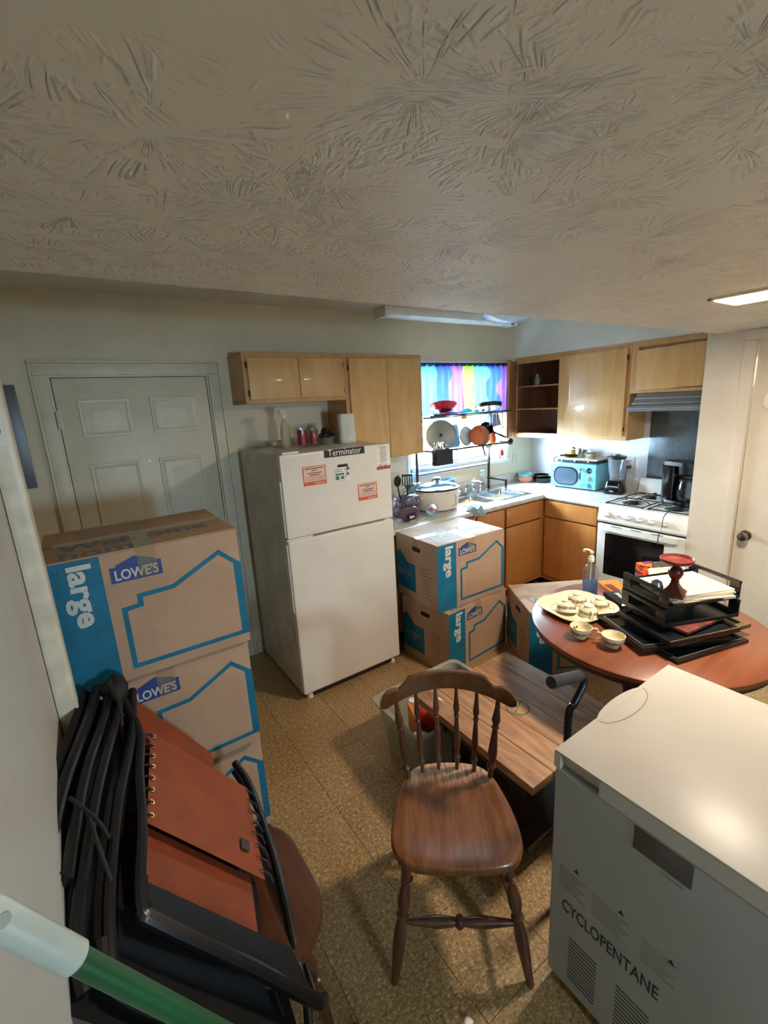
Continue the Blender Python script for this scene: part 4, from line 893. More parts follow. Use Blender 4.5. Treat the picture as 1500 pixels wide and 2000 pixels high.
for x, y in spline([(a, c, 0) for a, c in hp_], 4) and [(v.x, v.y) for v in spline([(a, c, 0) for a, c in hp_], 4)]:
    rg.append([(x, y, .728), (x+.014, y, .722), (x+.016, y, .755), (x+.002, y, .765)])
loft(b, rg); obj('oven_handle', b, white_m, od_, world=True)
for y in (-1.36, -1.51, -1.66): obj('vent_slot', box(BM(), sx0-.0295, sx0-.0275, y-.04, y+.04, .745+.012, .7615, .0), dark_m, od_, world=True)
b = BM(); box(b, sx0-.02, sx0+.01, sy0+.004, sy1-.004, .04, .19, .008); obj('drawer', b, white_m, st, world=True)
b = BM(); box(b, sx0-.004, sx0+.01, sy0+.002, sy1-.002, .768, .776); obj('shadow_gap', b, dark_m, st, world=True)
# burners + grates
for (bx, by) in ((3.58, -1.37), (3.86, -1.37), (3.58, -1.69), (3.86, -1.69)):
    bw = obj('burner_bowl', lathe(BM(), [(.075, .919), (.078, .9215), (.07, .921), (.045, .919), (0, .9188)], 24, c=(bx, by, 0)), steel_m, st, world=True)
    obj('burner_cap', lathe(BM(), [(0, .92), (.038, .92), (.04, .93), (.034, .936), (0, .938)], 20, c=(bx, by, 0)), iron_m, bw, world=True)
for gy0, gy1 in ((-1.505, -1.225), (-1.83, -1.55)):
    b = BM(); g0, g1 = 3.455, 3.975; z = .944; r = .0045
    tube(b, [(g0, gy0, z-.018), (g1, gy0, z-.018), (g1, gy1, z-.018), (g0, gy1, z-.018)], r, 6, closed=True)
    tube(b, [((g0+g1)/2, gy0, z-.018), ((g0+g1)/2, gy1, z-.018)], r, 6)
    for bx in (3.58, 3.86):
        by = (gy0+gy1)/2
        for dx, dy in ((1, 0), (-1, 0), (0, 1), (0, -1)):
            ex_ = (min(g1, max(g0, bx+dx*.14)) if dx else bx); ey = (gy1 if dy > 0 else gy0) if dy else by
            P = [(bx+dx*.035, by+dy*.035, z), (bx+(ex_-bx)*.8 if dx else bx, by+(ey-by)*.8 if dy else by, z), (ex_, ey, z-.018)]
            tube(b, P, r, 6)
    for cx_, cy_ in ((g0, gy0), (g1, gy0), (g0, gy1), (g1, gy1)): cyl(b, (cx_, cy_, .918), (cx_, cy_, z-.014), .006, seg=8)
    obj('grate', b, iron_m, st, world=True)
# coffee maker on the right burners with its cord hanging over the front
cm = thing('coffee_maker', 'black drip coffee maker standing on the stove right burners', 'coffee maker', (3.66, -1.66, .949), math.radians(-110))
# local: front (carafe) toward +x side ; tower at -x
b = BM(); loft(b, [[(x, y, z) for x, y in rrect(-.10, .13, -.075, .075, .04, 5)] for z in (0, .022, .03)]); obj('base', b, blkg_m, cm)
b = BM(); loft(b, [[(x, y, z) for x, y in rrect(-.10*k_, -.0, -.078*k_, .078*k_, .03, 5)] for k_, z in ((1, .028), (1.0, .18), (1.04, .29))]); obj('water_tower', b, blkg_m, cm)
b = BM(); loft(b, [[(x, y, z) for x, y in rrect(-.105, .12, -.08, .08, .045, 5)] for z in (.29, .30, .318)]); lathe(b, [(.03, .215), (.055, .23), (.062, .29), (0, .29)], 20, c=(.055, 0, 0)); obj('brew_head', b, blk_m, cm)
b = BM(); lathe(b, [(0, .032), (.055, .034), (.064, .07), (.062, .12), (.048, .165), (.046, .175)], 24, c=(.06, 0, 0)); cf = obj('carafe', b, glass('carafe_glass', (150, 150, 160), .04, 1.6, .05, (90, 95, 105)), cm)
b = BM(); tube(b, spline([(.105, 0, .165), (.15, 0, .16), (.155, 0, .10), (.125, 0, .06)], 6), .011, 10); lathe(b, [(0, .175), (.05, .175), (.05, .19), (0, .195)], 20, c=(.06, 0, 0)); obj('carafe_handle', b, blk_m, cf)
b = BM(); tube(b, spline([Vector((3.58, -1.70, .955)), Vector((3.47, -1.712, .955)), Vector((3.372, -1.70, .912)), Vector((3.348, -1.70, .84)), Vector((3.328, -1.695, .78)), Vector((3.326, -1.69, .70))], 6), .003, 6); obj('cord', b, blk_m, cm, world=True)
# ================================================================== REFRIGERATOR
rf = thing('refrigerator', 'white top-freezer refrigerator with stickers between boxes and cabinets', 'refrigerator', (1.29, -.43, 0))
FX0, FX1, FYF, FYB, FH = .921, 1.664, -.785, -.085, 1.548
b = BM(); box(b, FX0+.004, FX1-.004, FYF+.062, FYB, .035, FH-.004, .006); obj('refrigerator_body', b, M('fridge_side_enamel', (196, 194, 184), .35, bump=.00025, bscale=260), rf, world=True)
fd = obj('freezer_door', box(BM(), FX0, FX1, FYF, FYF+.055, 1.062, FH, .016, 4), fridge_m, rf, world=True)
ld = obj('fresh_food_door', box(BM(), FX0, FX1, FYF, FYF+.055, .045, 1.050, .016, 4), fridge_m, rf, world=True)
gask = M('grey_gasket', (150, 148, 140), .6)
obj('door_gasket', box(BM(), FX0+.02, FX1-.02, FYF+.05, FYF+.064, .06, FH-.02), gask, rf, world=True)
for dpar, z0, z1 in ((fd, 1.075, 1.40), (ld, .60, 1.03)):
    b = BM(); box(b, FX0-.008, FX0+.0, FYF+.012, FYF+.024, z0, z1, .003); box(b, FX0-.008, FX0+.0, FYF+.034, FYF+.044, z0, z1, .003); obj('edge_handle', b, white_m, dpar, world=True)
b = BM(); box(b, FX0+.02, FX0+.12, FYF+.004, FYF+.05, FH, FH+.012, .004); obj('hinge_cover', b, white_m, rf, world=True)
b = BM(); box(b, FX0-.004, FX0+.16, FYF+.006, FYF+.05, 1.050, 1.061, .002); obj('middle_hinge', b, white_m, rf, world=True)
b = BM(); box(b, FX0+.05, FX1-.03, FYF+.02, FYF+.05, .012, .045); obj('kick_grille', b, blk_m, rf, world=True)
for x in (FX0+.05, FX1-.05):
    for y in (FYF+.035, FYB-.06): obj('foot', lathe(BM(), [(0, 0), (.022, 0), (.02, .035), (0, .035)], 14, c=(x, y, 0)), white_m, rf, world=True)
# printed magnets and stickers on the freezer door
red_p = M('sticker_red', (216, 92, 64), .5, var=.03); pink_p = M('sticker_pink', (232, 196, 178), .5, var=.03); grn_p = M('sticker_green', (70, 120, 92), .5); whs = M('sticker_white', (236, 234, 226), .4)
def card(x0, x1, z0, z1, rot, kind, name):
    cx, cz = (x0+x1)/2, (z0+z1)/2; w, h = (x1-x0), (z1-z0)
    T = TR((cx, FYF-.0006, cz)) @ Matrix.Rotation(rot, 4, 'Y') @ FRONT
    def q(mat, nm, par, rects, d0, d1):
        b = BM()
        for r in rects: prism(b, [(r[0]*w, r[2]*h), (r[1]*w, r[2]*h), (r[1]*w, r[3]*h), (r[0]*w, r[3]*h)], d0, d1, T)
        return obj(nm, b, mat, par, world=True, smooth=0)
    if kind == 'red':
        s = q(red_p, name, fd, [(-.5, .5, -.5, .5)], 0, .001); s2 = q(pink_p, 'card_face', s, [(-.46, .46, -.30, .46)], .001, .0014)
        bb = []
        for j, (a, c) in enumerate(((-.4, .4), (-.12, .12), (-.3, .3), (-.22, .22))): bb.append((a, c, .36-j*.105-(.03 if j > 1 else 0), .40-j*.105-(.03 if j > 1 else 0)))
        q(ink_m, 'printed_lines', s, bb, .0014, .0018)
        q(M('brown_ink', (150, 96, 78), .7), 'small_print', s, [(-.4, .4, -.04-j*.065, -.025-j*.065) for j in range(4)], .0014, .0018)
        q(pink_p, 'logo_strip', s, [(-.02, .42, -.43, -.385)], .001, .0016)
    elif kind == 'white':
        s = q(whs, name, fd, [(-.5, .5, -.5, .32)], 0, .0008)
        q(ink_m, 'printed_block', s, [(-.25, .38, .34, .5)], 0, .0016); q(grn_p, 'green_print', s, [(-.42, .12, -.12, -.01), (-.42, -.2, -.38, -.16)], .0008, .0014)
        q(gink_m, 'grey_print', s, [(-.45, .0, .2, .24), (-.45, .05, .08, .12), (-.1, .1, -.36, -.18), (-.45, .2, -.46, -.45)], .0008, .0014)
        b = BM(); ribbon(b, [(.12*w, .28*h), (.30*w, .0), (.18*w, -.3*h)], .004, .0008, .0014, T); lathe(b, [(0, .0008), (.012, .0008), (.012, .0014), (0, .0014)], 12, T @ Matrix.Translation((.36*w, .22*h, 0))); lathe(b, [(0, .0008), (.010, .0008), (.010, .0014), (0, .0014)], 10, T @ Matrix.Translation((.36*w, -.1*h, 0))); obj('sketch_print', b, gink_m, s, world=True, smooth=0)
    elif kind == 'list':
        s = q(whs, name, fd, [(-.5, .5, -.5, .5)], 0, .0012)
        q(gink_m, 'printed_lines', s, [(-.28+(.06 if j % 5 else 0), .28-(.06 if j % 5 else 0), .40-j*.052, .418-j*.052) for j in range(13)]+[(-.42, .42, -.30, -.285)], .0012, .0016)
        q(M('berry_print', (160, 50, 62), .5), 'picture_strip', s, [(-.5+.125*j, -.5+.125*j+.115, -.49, -.36+(j % 3)*.02) for j in range(8)], .0012, .0016)
    return s
card(1.050, 1.197, 1.356, 1.467, math.radians(0), 'red', 'appointment_magnet')
card(1.408, 1.548, 1.212, 1.317, math.radians(0), 'red', 'appointment_magnet')
card(1.249, 1.361, 1.352, 1.455, 0, 'white', 'white_sticker')
card(1.556, 1.660, 1.386, 1.545, 0, 'list', 'paper_list')
s = obj('name_sticker', box(BM(), 1.195, 1.472, FYF-.0012, FYF-.0002, 1.504, 1.547), M('sticker_black', (30, 30, 34), .35), fd, world=True)
obj('lettering', text_bm('Terminator', .054, TR((1.333, FYF-.0014, 1.511)) @ FRONT, .0003, .0002, 'CENTER', sx=.90), whs, s, world=True)

# things on top of the refrigerator
TZ = FH-.004+.0005
o = thing('crumpled_tissue', 'crumpled white tissue at back left on the refrigerator top', 'tissue', (1.17, -.16, TZ)); b = BM(); blob(b, (0, 0, .02), (.045, .03, .024), 21, 14, 10, .3); obj('tissue_body', b, paper_m, o)
o = thing('spray_bottle', 'tall clear and white spray bottle on the refrigerator', 'bottle', (1.17, -.30, TZ), .6)
obj('bottle_body', lathe(BM(), [(0, 0), (.038, 0), (.04, .008), (.04, .10), (.036, .14), (.018, .175), (.014, .19), (0, .19)], 20, Matrix.Diagonal((1, .7, 1, 1))), glass('cloudy_bottle', (236, 230, 212), .15, 1.4, .42, (222, 212, 190), 1.2), o)
b = BM(); lathe(b, [(.016, .19), (.017, .215), (0, .215)], 14); box(b, -.045, .028, -.010, .010, .215, .245, .006); box(b, -.055, -.045, -.006, .006, .222, .236, .002); tube(b, [(-.02, 0, .216), (-.035, 0, .185)], .004, 6); obj('spray_head', b, M('spray_white', (226, 222, 206), .4), o)
for i, (x, y, r, h, lb_) in enumerate(((1.255, -.37, .034, .125, 'tall red pillar candle in a clear glass beside the spray bottle'), (1.318, -.41, .026, .115, 'narrower red candle in clear glass in front of the wider one'))):
    o = thing('jar_candle', lb_, 'candle', (x, y, TZ))
    obj('candle_wax', lathe(BM(), [(0, .014), (r*.93, .014), (r*.93, h*.86), (r*.8, h*.84), (0, h*.85)], 20), M('red_wax', (196, 40, 58), .35), o)
    obj('candle_glass', lathe(BM(), [(0, 0), (r*1.12, 0), (r*1.16, .008), (r, .014), (r*1.02, h), (r*.97, h), (r*.96, .013), (0, .012)], 24), glass_m, o)
o = thing('cake_tin', 'round silver tin standing on the refrigerator', 'tin', (1.44, -.35, TZ))
obj('tin_body', lathe(BM(), [(0, 0), (.058, 0), (.060, .004), (.064, .045), (.066, .048), (.062, .048), (.057, .006), (0, .006)], 30), steel_m, o)
o = thing('sunglasses_case', 'black folded pouch lying on top of the silver tin', 'pouch', (1.44, -.35, TZ+.05), math.radians(20))
b = BM(); tube(b, spline([(-.065, 0, .008), (-.03, 0, .02), (.0, .01, .045), (.03, 0, .024), (.065, .01, .010)], 6), [.007+.012*math.sin(PI*i/24)**.5 for i in range(25)], 12); tube(b, spline([(-.05, -.02, .01), (.0, -.03, .022), (.055, -.02, .01)], 6), .012, 10); obj('pouch_body', b, blk_m, o)
o = thing('white_router', 'white rounded box device with small button on the refrigerator', 'router', (1.575, -.40, TZ), math.radians(-14))
b = BM(); loft(b, [[(x*k, y*k, z) for x, y in rrect(-.058, .058, -.045, .045, .025, 6)] for k, z in ((.96, 0), (1, .004), (.94, .19), (.90, .196))]); obj('device_body', b, M('matte_white_plastic', (214, 214, 206), .5), o)
obj('button', lathe(BM(), [(0, 0), (.007, 0), (.006, .003), (0, .004)], 12, TR((.012, -.0455, .03), rx=PI/2)), chrome_m, o)

# ================================================================== CARDBOARD MOVING BOXES
m = N('cardboard'); p = m.pos(); f = m.noise(p, 5, 4); g = m.noise(m.pos(False, (1, 1, 60)), 3, 2)
m.set(color=m.ramp(m.math('ADD', m.math('MULTIPLY', f, .7), m.math('MULTIPLY', g, .3)), [(.35, (168, 136, 110)), (.65, (184, 152, 124))]), rough=.72); m.bump(g, .0005); card_m = m.m
teal_m = M('teal_print', (0, 104, 136), .6, var=.08, scale=8); navy_m = M('navy_print_box', (40, 62, 128), .55, var=.06); wprint = M('grey_white_print', (196, 196, 190), .6, var=.05); slate = M('slate_blue_print', (104, 122, 142), .65); tape_m = glass('clear_tape', (252, 250, 244), .10, 1.35, .10, (214, 200, 176))
BW, BD, BH = .595, .455, .455
def moving_box(label, T):
    t = bpy.data.objects.new('cardboard_box', None); COL.objects.link(t); t.matrix_basis = T; t['label'] = label; t['category'] = 'box'; t['group'] = 'printed cardboard moving boxes'
    b = BM(); box(b, 0, BW, 0, BD, 0, BH-.004, .004, 2); obj('box_walls', b, card_m, t)
    b = BM(); box(b, .002, BW-.002, .002, BD/2-.0015, BH-.004, BH, .0012); box(b, .002, BW-.002, BD/2+.0015, BD-.002, BH-.004, BH, .0012); fl2 = obj('top_flap', b, card_m, t)
    F = FRONT
    def U(u, v): return (u*BW, (1-v)*BH)
    fp = obj('printed_band', prism(BM(), [U(0, 1), U(.265, 1), U(.265, .012), U(0, .012)], 0, .0006, F), teal_m, t, smooth=0)
    obj('lettering', text_bm('large', .088, Matrix.Translation((0, -.0006, 0)) @ F @ Matrix.Translation((.070, BH-.018, 0)) @ Matrix.Rotation(-PI/2, 4, 'Z'), .0003, .0028, sx=1.22), wprint, fp)
    obj('small_lettering', text_bm('grande', .028, Matrix.Translation((0, -.0006, 0)) @ F @ Matrix.Translation((.035, BH-.03, 0)) @ Matrix.Rotation(-PI/2, 4, 'Z'), .0003, .0004), M('deep_teal', (0, 92, 122), .6), fp)
    # gabled store mark
    gx, gz = .30, .84
    def G(u, v): return ((gx+u*1.12)*BW, (gz+v*1.12)*BH)
    mk = obj('store_mark', prism(BM(), [G(0, -.065), G(.23, -.065), G(.23, .04), G(.205, .04), G(.205, .052), G(.115, .095), G(.03, .052), G(.03, .04), G(0, .04)], 0, .0006, F), navy_m, t, smooth=0)
    obj('lettering', text_bm("LOWE'S", .047, Matrix.Translation((0, -.0006, 0)) @ F @ Matrix.Translation(((gx+.129)*BW, (gz-.054)*BH, 0)), .0003, .0012, 'CENTER', sx=.80), wprint, mk)
    b = BM(); P = [(1.0-.013, .30), (.875, .165), (.60, .355), (.42, .365), (.42, .435), (.335, .445), (.335, .905), (1-.013, .905)]
    ribbon(b, [(u*BW, (1-v)*BH) for u, v in P], .016, 0, .0006, F, closed=True); prism(b, [U(.955, .905), U(1, .905), U(1, .28), U(.955, .28)], 0, .0007, F)
    obj('house_outline', b, teal_m, t, smooth=0)
    # left side: print, hand hole, list
    LF = LEFTF @ Matrix.Translation((-BD, 0, 0))    # local x: back -> front
    def V(u, v): return (u*BD, (1-v)*BH)
    sp_ = obj('side_print', prism(BM(), [V(.0, .86), V(0, .30), V(.10, .26), V(.28, .42), V(.48, .42), V(.48, .86)], 0, .0006, LF), teal_m, t, smooth=0)
    obj('lettering', text_bm('large', .085, LF @ Matrix.Translation((.02, BH*.36, .0006)), .0003, .002, sx=.9), slate, sp_)
    b = BM()
    for j in range(9): z = BH*(.58-.055*j); prism(b, [(.64*BD, z), ((.80+.03*(j % 3))*BD, z), ((.80+.03*(j % 3))*BD, z+.006), (.64*BD, z+.006)], 0, .0006, LF)
    obj('printed_list', b, gink_m, t, smooth=0)
    b = BM(); prism(b, rrect(.42*BD, .62*BD, BH*.80, BH*.87, .015), 0, .0008, LF); obj('hand_hole', b, dark_m, t, smooth=0)
    # top print
    tt = Matrix.Translation((0, 0, BH))
    obj('top_lettering', join_bm(text_bm('Welcome', .125, tt @ Matrix.Translation((.05, .115, .0002)), .0003, .003, sx=.95), text_bm('home', .125, tt @ Matrix.Translation((.05, .012, .0002)), .0003, .003, sx=.95)), slate, fl2)
    b = BM()
    for j in range(6): box(b, .10, .34+.02*(j % 2), BD*.60+j*.022, BD*.60+j*.022+.005, BH, BH+.0006)
    obj('top_small_print', b, gink_m, fl2, smooth=0)
    b = BM(); box(b, 0.0, BW, BD/2-.028, BD/2+.028, BH+.0004, BH+.0008); box(b, -.0009, -.0003, BD/2-.028, BD/2+.028, BH-.06, BH+.0008); obj('packing_tape', b, tape_m, t, smooth=0)
    b = BM(); box(b, BW*.44, BW*.54, -.0, BD*.56, BH+.0009, BH+.0013); box(b, BW*.44, BW*.54, -.0014, -.001, BH-.10, BH+.0013); obj('packing_tape', b, tape_m, t, smooth=0)
    return t
mb0 = moving_box('topmost cardboard moving box in the left stack below the white door', TR((-.152, -1.512, .922)))
def putbox(label, T): c = copy_tree(mb0); c.matrix_basis = T; c['label'] = label; return c
putbox('middle cardboard moving box in the left stack, partly behind orange chair', TR((-.16, -1.492, .461)))
putbox('bottom cardboard moving box of the left stack standing on the floor', TR((-.155, -1.455, 0), rz=math.radians(-.6)))
putbox('upper cardboard moving box beside the refrigerator lettered Welcome home', TR((1.752, -1.112, .459), rz=math.radians(-2)))
putbox('lower cardboard moving box beside the refrigerator on the floor', TR((1.795, -1.160, 0), rz=math.radians(4.2)))
putbox('cardboard moving box standing alone on the floor under the round table edge', TR((2.204, -1.471, 0), rz=math.radians(-31.7)))

# ================================================================== WOODEN CHAIR
chw = wood('chair_maple_dark', (66, 36, 17), (90, 52, 26), (112, 68, 37), 'y', 1.0, .28, .35, .0003)
chs = wood('chair_turned_wood', (54, 30, 18), (78, 46, 28), (102, 64, 42), 'z', 1.0, .3, .3, .0003)
# seat finish: brown varnish with a worn, scratched patch near the spindles
m = N('worn_chair_seat'); p = m.pos(); gr = m.noise(m.pos(False, (10, 1.2, 1)), 8, 5)
base = m.ramp(gr, [(.35, (90, 52, 24)), (.65, (118, 72, 36))])
sp_ = m.n('ShaderNodeSeparateXYZ'); m.l(p, sp_.inputs[0])
scr = m.math('MULTIPLY', m.math('SUBTRACT', m.noise(m.pos(False, (60, 6, 1)), 3, 4, .7), .44), 8, clamp=True)
patch = m.math('MULTIPLY', m.math('SUBTRACT', m.math('SUBTRACT', sp_.outputs[1], .055), m.math('MULTIPLY', m.noise(p, 9, 3), .08)), 14, clamp=True)
wear = m.math('MULTIPLY', scr, patch)
c1 = m.mix(m.math('MULTIPLY', wear, .95), base, (206, 164, 120)); dusty = m.mix(m.math('MULTIPLY', patch, .38), c1, (158, 130, 116))
m.set(color=dusty, rough=m.math('ADD', m.math('MULTIPLY', patch, .25), .30), coat=.15); seat_m = m.m
TURN = [(0, .55), (.04, .8), (.10, .62), (.14, .55), (.155, .95), (.175, .62), (.20, .55), (.23, .75), (.30, 1.0), (.36, 1.0), (.42, .7), (.44, .62), (.455, 1.0), (.475, .66), (.52, .80), (.60, 1.02), (.74, .92), (.92, .66), (1.0, .58)]
def turned(b, a, c, r, prof=TURN, seg=14):
    T, L = frame_z(a, c); lathe(b, [(0, 0)]+[(r*k, L*t) for t, k in prof]+[(0, L)], seg, T)
def seat_outline(n=56):
    P = [(0, -.205), (-.10, -.202), (-.165, -.185), (-.2, -.14), (-.208, -.08), (-.200, .0), (-.182, .08), (-.160, .14), (-.125, .185), (-.07, .205), (0, .210), (.07, .205), (.125, .185), (.160, .14), (.182, .08), (.200, .0), (.208, -.08), (.2, -.14), (.165, -.185), (.10, -.202)]
    return [(v.x, v.y) for v in spline([(x, y, 0) for x, y in P], 3, True)]
def spindle_chair(label, loc, rz):
    t = thing('dining_chair', label, 'chair', loc, rz)
    b = BM(); O = seat_outline(); R = []
    for k, z in ((.02, .430), (.35, .431), (.62, .436), (.80, .442), (.92, .446), (.975, .445), (.995, .440), (1.0, .432), (.995, .420), (.96, .411), (.5, .409), (.02, .409)): R.append([(x*k, y*k, z) for x, y in O])
    loft(b, R); obj('seat', b, seat_m, t)
    SP = [(-.148, .135), (-.095, .165), (-.034, .178), (.034, .178), (.095, .165), (.148, .135)]
    def crest(s): return (.232*s, .155+.045*(1-s*s)-.03, 0)
    def ztop(s):
        a = abs(s)
        if a > .70: return .800+.010*math.sin(min(1, (1-a)/.30)*PI) - (.020*max(0, (a-.90)/.10)**2 if a > .90 else 0)
        return .806+.032*min(1, ((.70-a)/.12))**.8 if a > .58 else .838+.006*(1-(a/.58)**2)
    def zbot(s):
        a = abs(s); return .738+.036*(1-a*a)+(.018*max(0, (a-.90)/.10)**2 if a > .90 else 0)
    b = BM(); R = []; n = 44
    for i in range(n+1):
        s = -1+2*i/n; x = .235*s; y = .205-.085*s*s; zt, zb = ztop(s), zbot(s); th_ = .011
        R.append([(x, y-th_, zb+.004), (x, y-th_*.7, zb), (x, y+th_*.7, zb+.002), (x, y+th_, zb+.008), (x, y+th_*1.1, zt-.006), (x, y+th_*.6, zt), (x, y-th_*.6, zt-.001), (x, y-th_, zt-.006)])
    loft(b, R); obj('crest_rail', b, chw, t)
    SPROF = [(0, .55), (.10, .60), (.16, .75), (.19, 1.05), (.22, .7), (.26, .62), (.30, .95), (.36, 1.05), (.48, .85), (.60, .62), (.63, .60), (.655, .9), (.675, .62), (.70, .70), (.74, 1.0), (.80, .78), (.88, .55), (1, .45)]
    for i, (x, y) in enumerate(SP):
        s = (-.9, -.55, -.19, .19, .55, .9)[i]*.86; X = .235*s; Y = .205-.085*s*s
        r = .0165 if i in (0, 5) else .0125
        b = BM(); turned(b, (x, y, .425), (X, Y, zbot(s)+.012), r, SPROF, 12); obj('spindle', b, chs, t)
    for sx in (-1, 1):
        b = BM(); turned(b, (sx*.150, -.145, .415), (sx*.213, -.213, 0), .021); obj('leg', b, chs, t)
        b = BM(); turned(b, (sx*.125, .150, .415), (sx*.178, .235, 0), .021); obj('leg', b, chs, t)
        b = BM(); turned(b, (sx*.186, -.175, .17), (sx*.158, .195, .17), .013, [(0, .5), (.2, .7), (.45, 1.1), (.5, 1.2), (.55, 1.1), (.8, .7), (1, .5)], 10); obj('stretcher', b, chs, t)
    SB = [(0, .45), (.12, .7), (.3, 1.05), (.42, .85), (.46, .7), (.48, 1.1), (.5, 1.25), (.52, 1.1), (.54, .7), (.58, .85), (.7, 1.05), (.88, .7), (1, .45)]
    b = BM(); turned(b, (-.177, -.176, .20), (.177, -.176, .20), .017, SB, 12); obj('stretcher', b, chs, t)
    b = BM(); turned(b, (-.150, .192, .21), (.150, .192, .21), .013, SB, 12); obj('stretcher', b, chs, t)
    return t
spindle_chair('brown wooden spindle-back chair with a worn seat in the open floor', (.845, -2.218, 0), math.atan2(-.606, .795))

# ================================================================== PLANK COFFEE TABLE
ct_ = thing('coffee_table', 'low rustic wooden plank table between the chair and round table', 'table', (1.432, -2.0, 0))
pl_m = plank_mat(); dkw = wood('dark_stained_wood', (30, 18, 12), (44, 27, 18), (58, 37, 25), 'y', 1, .5)
TX0, TX1, TY0, TY1 = 1.122, 1.742, -2.330, -1.674
ns = 5; wds = [.118, .128, .122, .13, .122]; x = TX0; ring_y, ring_x = -2.10, 1.33
for i in range(ns):
    b = BM(); box(b, x+.0010, x+wds[i]-.0010, TY0, TY1, .414, .450, .004, 2); 
    o = obj('plank', b, pl_m, ct_, world=True); x += wds[i]
b = BM(); box(b, TX0+.03, TX1-.03, TY0+.05, TY0+.07, .345, .414); box(b, TX0+.03, TX1-.03, TY1-.16, TY1-.14, .345, .414); box(b, TX0+.04, TX0+.06, TY0+.05, TY1-.14, .345, .414); box(b, TX1-.06, TX1-.04, TY0+.05, TY1-.14, .345, .414); obj('apron', b, dkw, ct_, world=True)
for lx, ly in ((TX0+.12, TY0+.15), (TX1-.08, TY0+.15), (TX0+.12, TY1-.17), (TX1-.08, TY1-.17)): obj('leg', box(BM(), lx-.03, lx+.03, ly-.03, ly+.03, 0, .345, .005), dkw, ct_, world=True)
obj('lower_shelf', box(BM(), TX0+.04, TX1-.04, TY0+.04, TY1-.17, .09, .11, .002), dkw, ct_, world=True)
b = BM(); lathe(b, [(.046, .4503), (.054, .4503), (.054, .4507), (.046, .4507), (.046, .4503)], 40, c=(1.425, -2.015, 0)); prism(b, [(-.05, -.003), (.05, -.003), (.05, .003), (-.05, .003)], .4503, .4507, TR((1.425, -2.015, 0), rz=.4)); obj('painted_ring', b, M('faded_green_paint', (92, 104, 52), .7, var=.2, scale=40), ct_, world=True)
# ---- storage tote
tb_ = thing('storage_tote', 'open frosted plastic storage tote behind the wooden chair', 'storage bin', (1.36, -1.56, 0))
X0, X1, Y0, Y1 = 1.065, 1.635, -1.755, -1.375
b = BM(); R = []
for ins, z in ((.045, 0), (.04, .004), (.004, .27), (0, .285), (-.014, .288), (-.018, .293), (-.016, .300), (0, .302), (.006, .298), (.010, .27), (.046, .008)):
    R.append([(x_, y_, z) for x_, y_ in rrect(X0+ins, X1-ins, Y0+ins, Y1-ins, .045, 5)])
loft(b, R, False); b.faces.new([b.verts.new(p) for p in R[-1]]); obj('tote_body', b, bin_m, tb_, world=True)
for nm, lb_, (x_, y_, z_), r_, c_, sd in (('black_bag', 'crumpled black bag at the bottom of the storage tote', (1.36, -1.60, .012), (.20, .10, .10), (20, 20, 22), 31), ('red_cloth', 'bright red cloth bundle inside the storage tote', (1.27, -1.555, .15), (.035, .075, .05), (205, 42, 34), 33), ('brown_bag', 'dull brown bundle at right inside storage tote', (1.37, -1.60, .13), (.05, .06, .06), (78, 62, 54), 35)):
    o = thing(nm, lb_, 'bag' if 'bag' in nm else 'cloth', (x_, y_, z_)); b = BM(); blob(b, (0, 0, r_[2]*.92), r_, sd, 22, 14, .3); obj('bundle_body', b, M('tote_'+nm, c_, .5, var=.25, scale=18), o)
o = thing('orange_book', 'orange-covered booklet standing in the tote beside red cloth', 'book', (1.185, -1.565, .13), math.radians(70)); obj('book_body', box(BM(), -.08, .08, -.01, .01, 0, .14, .002), M('orange_cover', (214, 128, 46), .5), o)
o = thing('white_capped_bottle', 'small bottle with round white cap in the storage tote', 'bottle', (1.235, -1.49, .14)); obj('bottle_body', lathe(BM(), [(0, 0), (.02, 0), (.02, .10), (0, .11)], 14), M('amber_plastic', (120, 64, 30), .3), o); obj('bottle_cap', lathe(BM(), [(0, .10), (.021, .10), (.021, .135), (0, .138)], 18), white_m, o)
o = thing('tin_box', 'shiny dented tin container near the tote left wall', 'tin', (1.145, -1.68, .06), .3); obj('tin_body', box(BM(), -.03, .03, -.045, .045, 0, .17, .01), steel_m, o)

# ================================================================== ROUND TABLE
cx, cy, RT = 2.030, -2.240, .495
rt_ = thing('round_table', 'round reddish-brown wooden table covered with dishes and trays', 'table', (cx, cy, 0))
tw_ = wood('cherry_tabletop', (100, 50, 28), (120, 64, 36), (136, 78, 46), 'x', .8, .3, .3, .0002, 20)
obj('tabletop', lathe(BM(), [(0, .722), (RT-.012, .722), (RT-.002, .728), (RT, .736), (RT-.002, .745), (RT-.010, .750), (0, .750)], 96), tw_, rt_)
obj('edge_band', lathe(BM(), [(RT-.02, .700), (RT-.016, .700), (RT-.014, .722), (RT-.03, .722)], 96), dkw, rt_)
obj('pedestal', lathe(BM(), [(0, .10), (.10, .10), (.11, .14), (.07, .2), (.055, .3), (.075, .42), (.06, .55), (.07, .66), (.16, .70), (0, .722)], 28), dkw, rt_)
for a in (20, 110, 200, 290):
    b = BM(); c_, s_ = math.cos(math.radians(a)), math.sin(math.radians(a)); R = []
    for t, z, h, w in ((.06, .13, .10, .03), (.18, .12, .09, .028), (.30, .07, .06, .025), (.38, .0, .04, .025)): R.append([(t*c_-w*s_, t*s_+w*c_, z), (t*c_+w*s_, t*s_-w*c_, z), (t*c_+w*s_, t*s_-w*c_, z+h), (t*c_-w*s_, t*s_+w*c_, z+h)])
    loft(b, R); obj('foot', b, dkw, rt_)
TT = .7502
china = M('cream_china', (226, 212, 178), .2, var=.02); toile = M('toile_print', (120, 110, 100), .3, var=.45, scale=160)
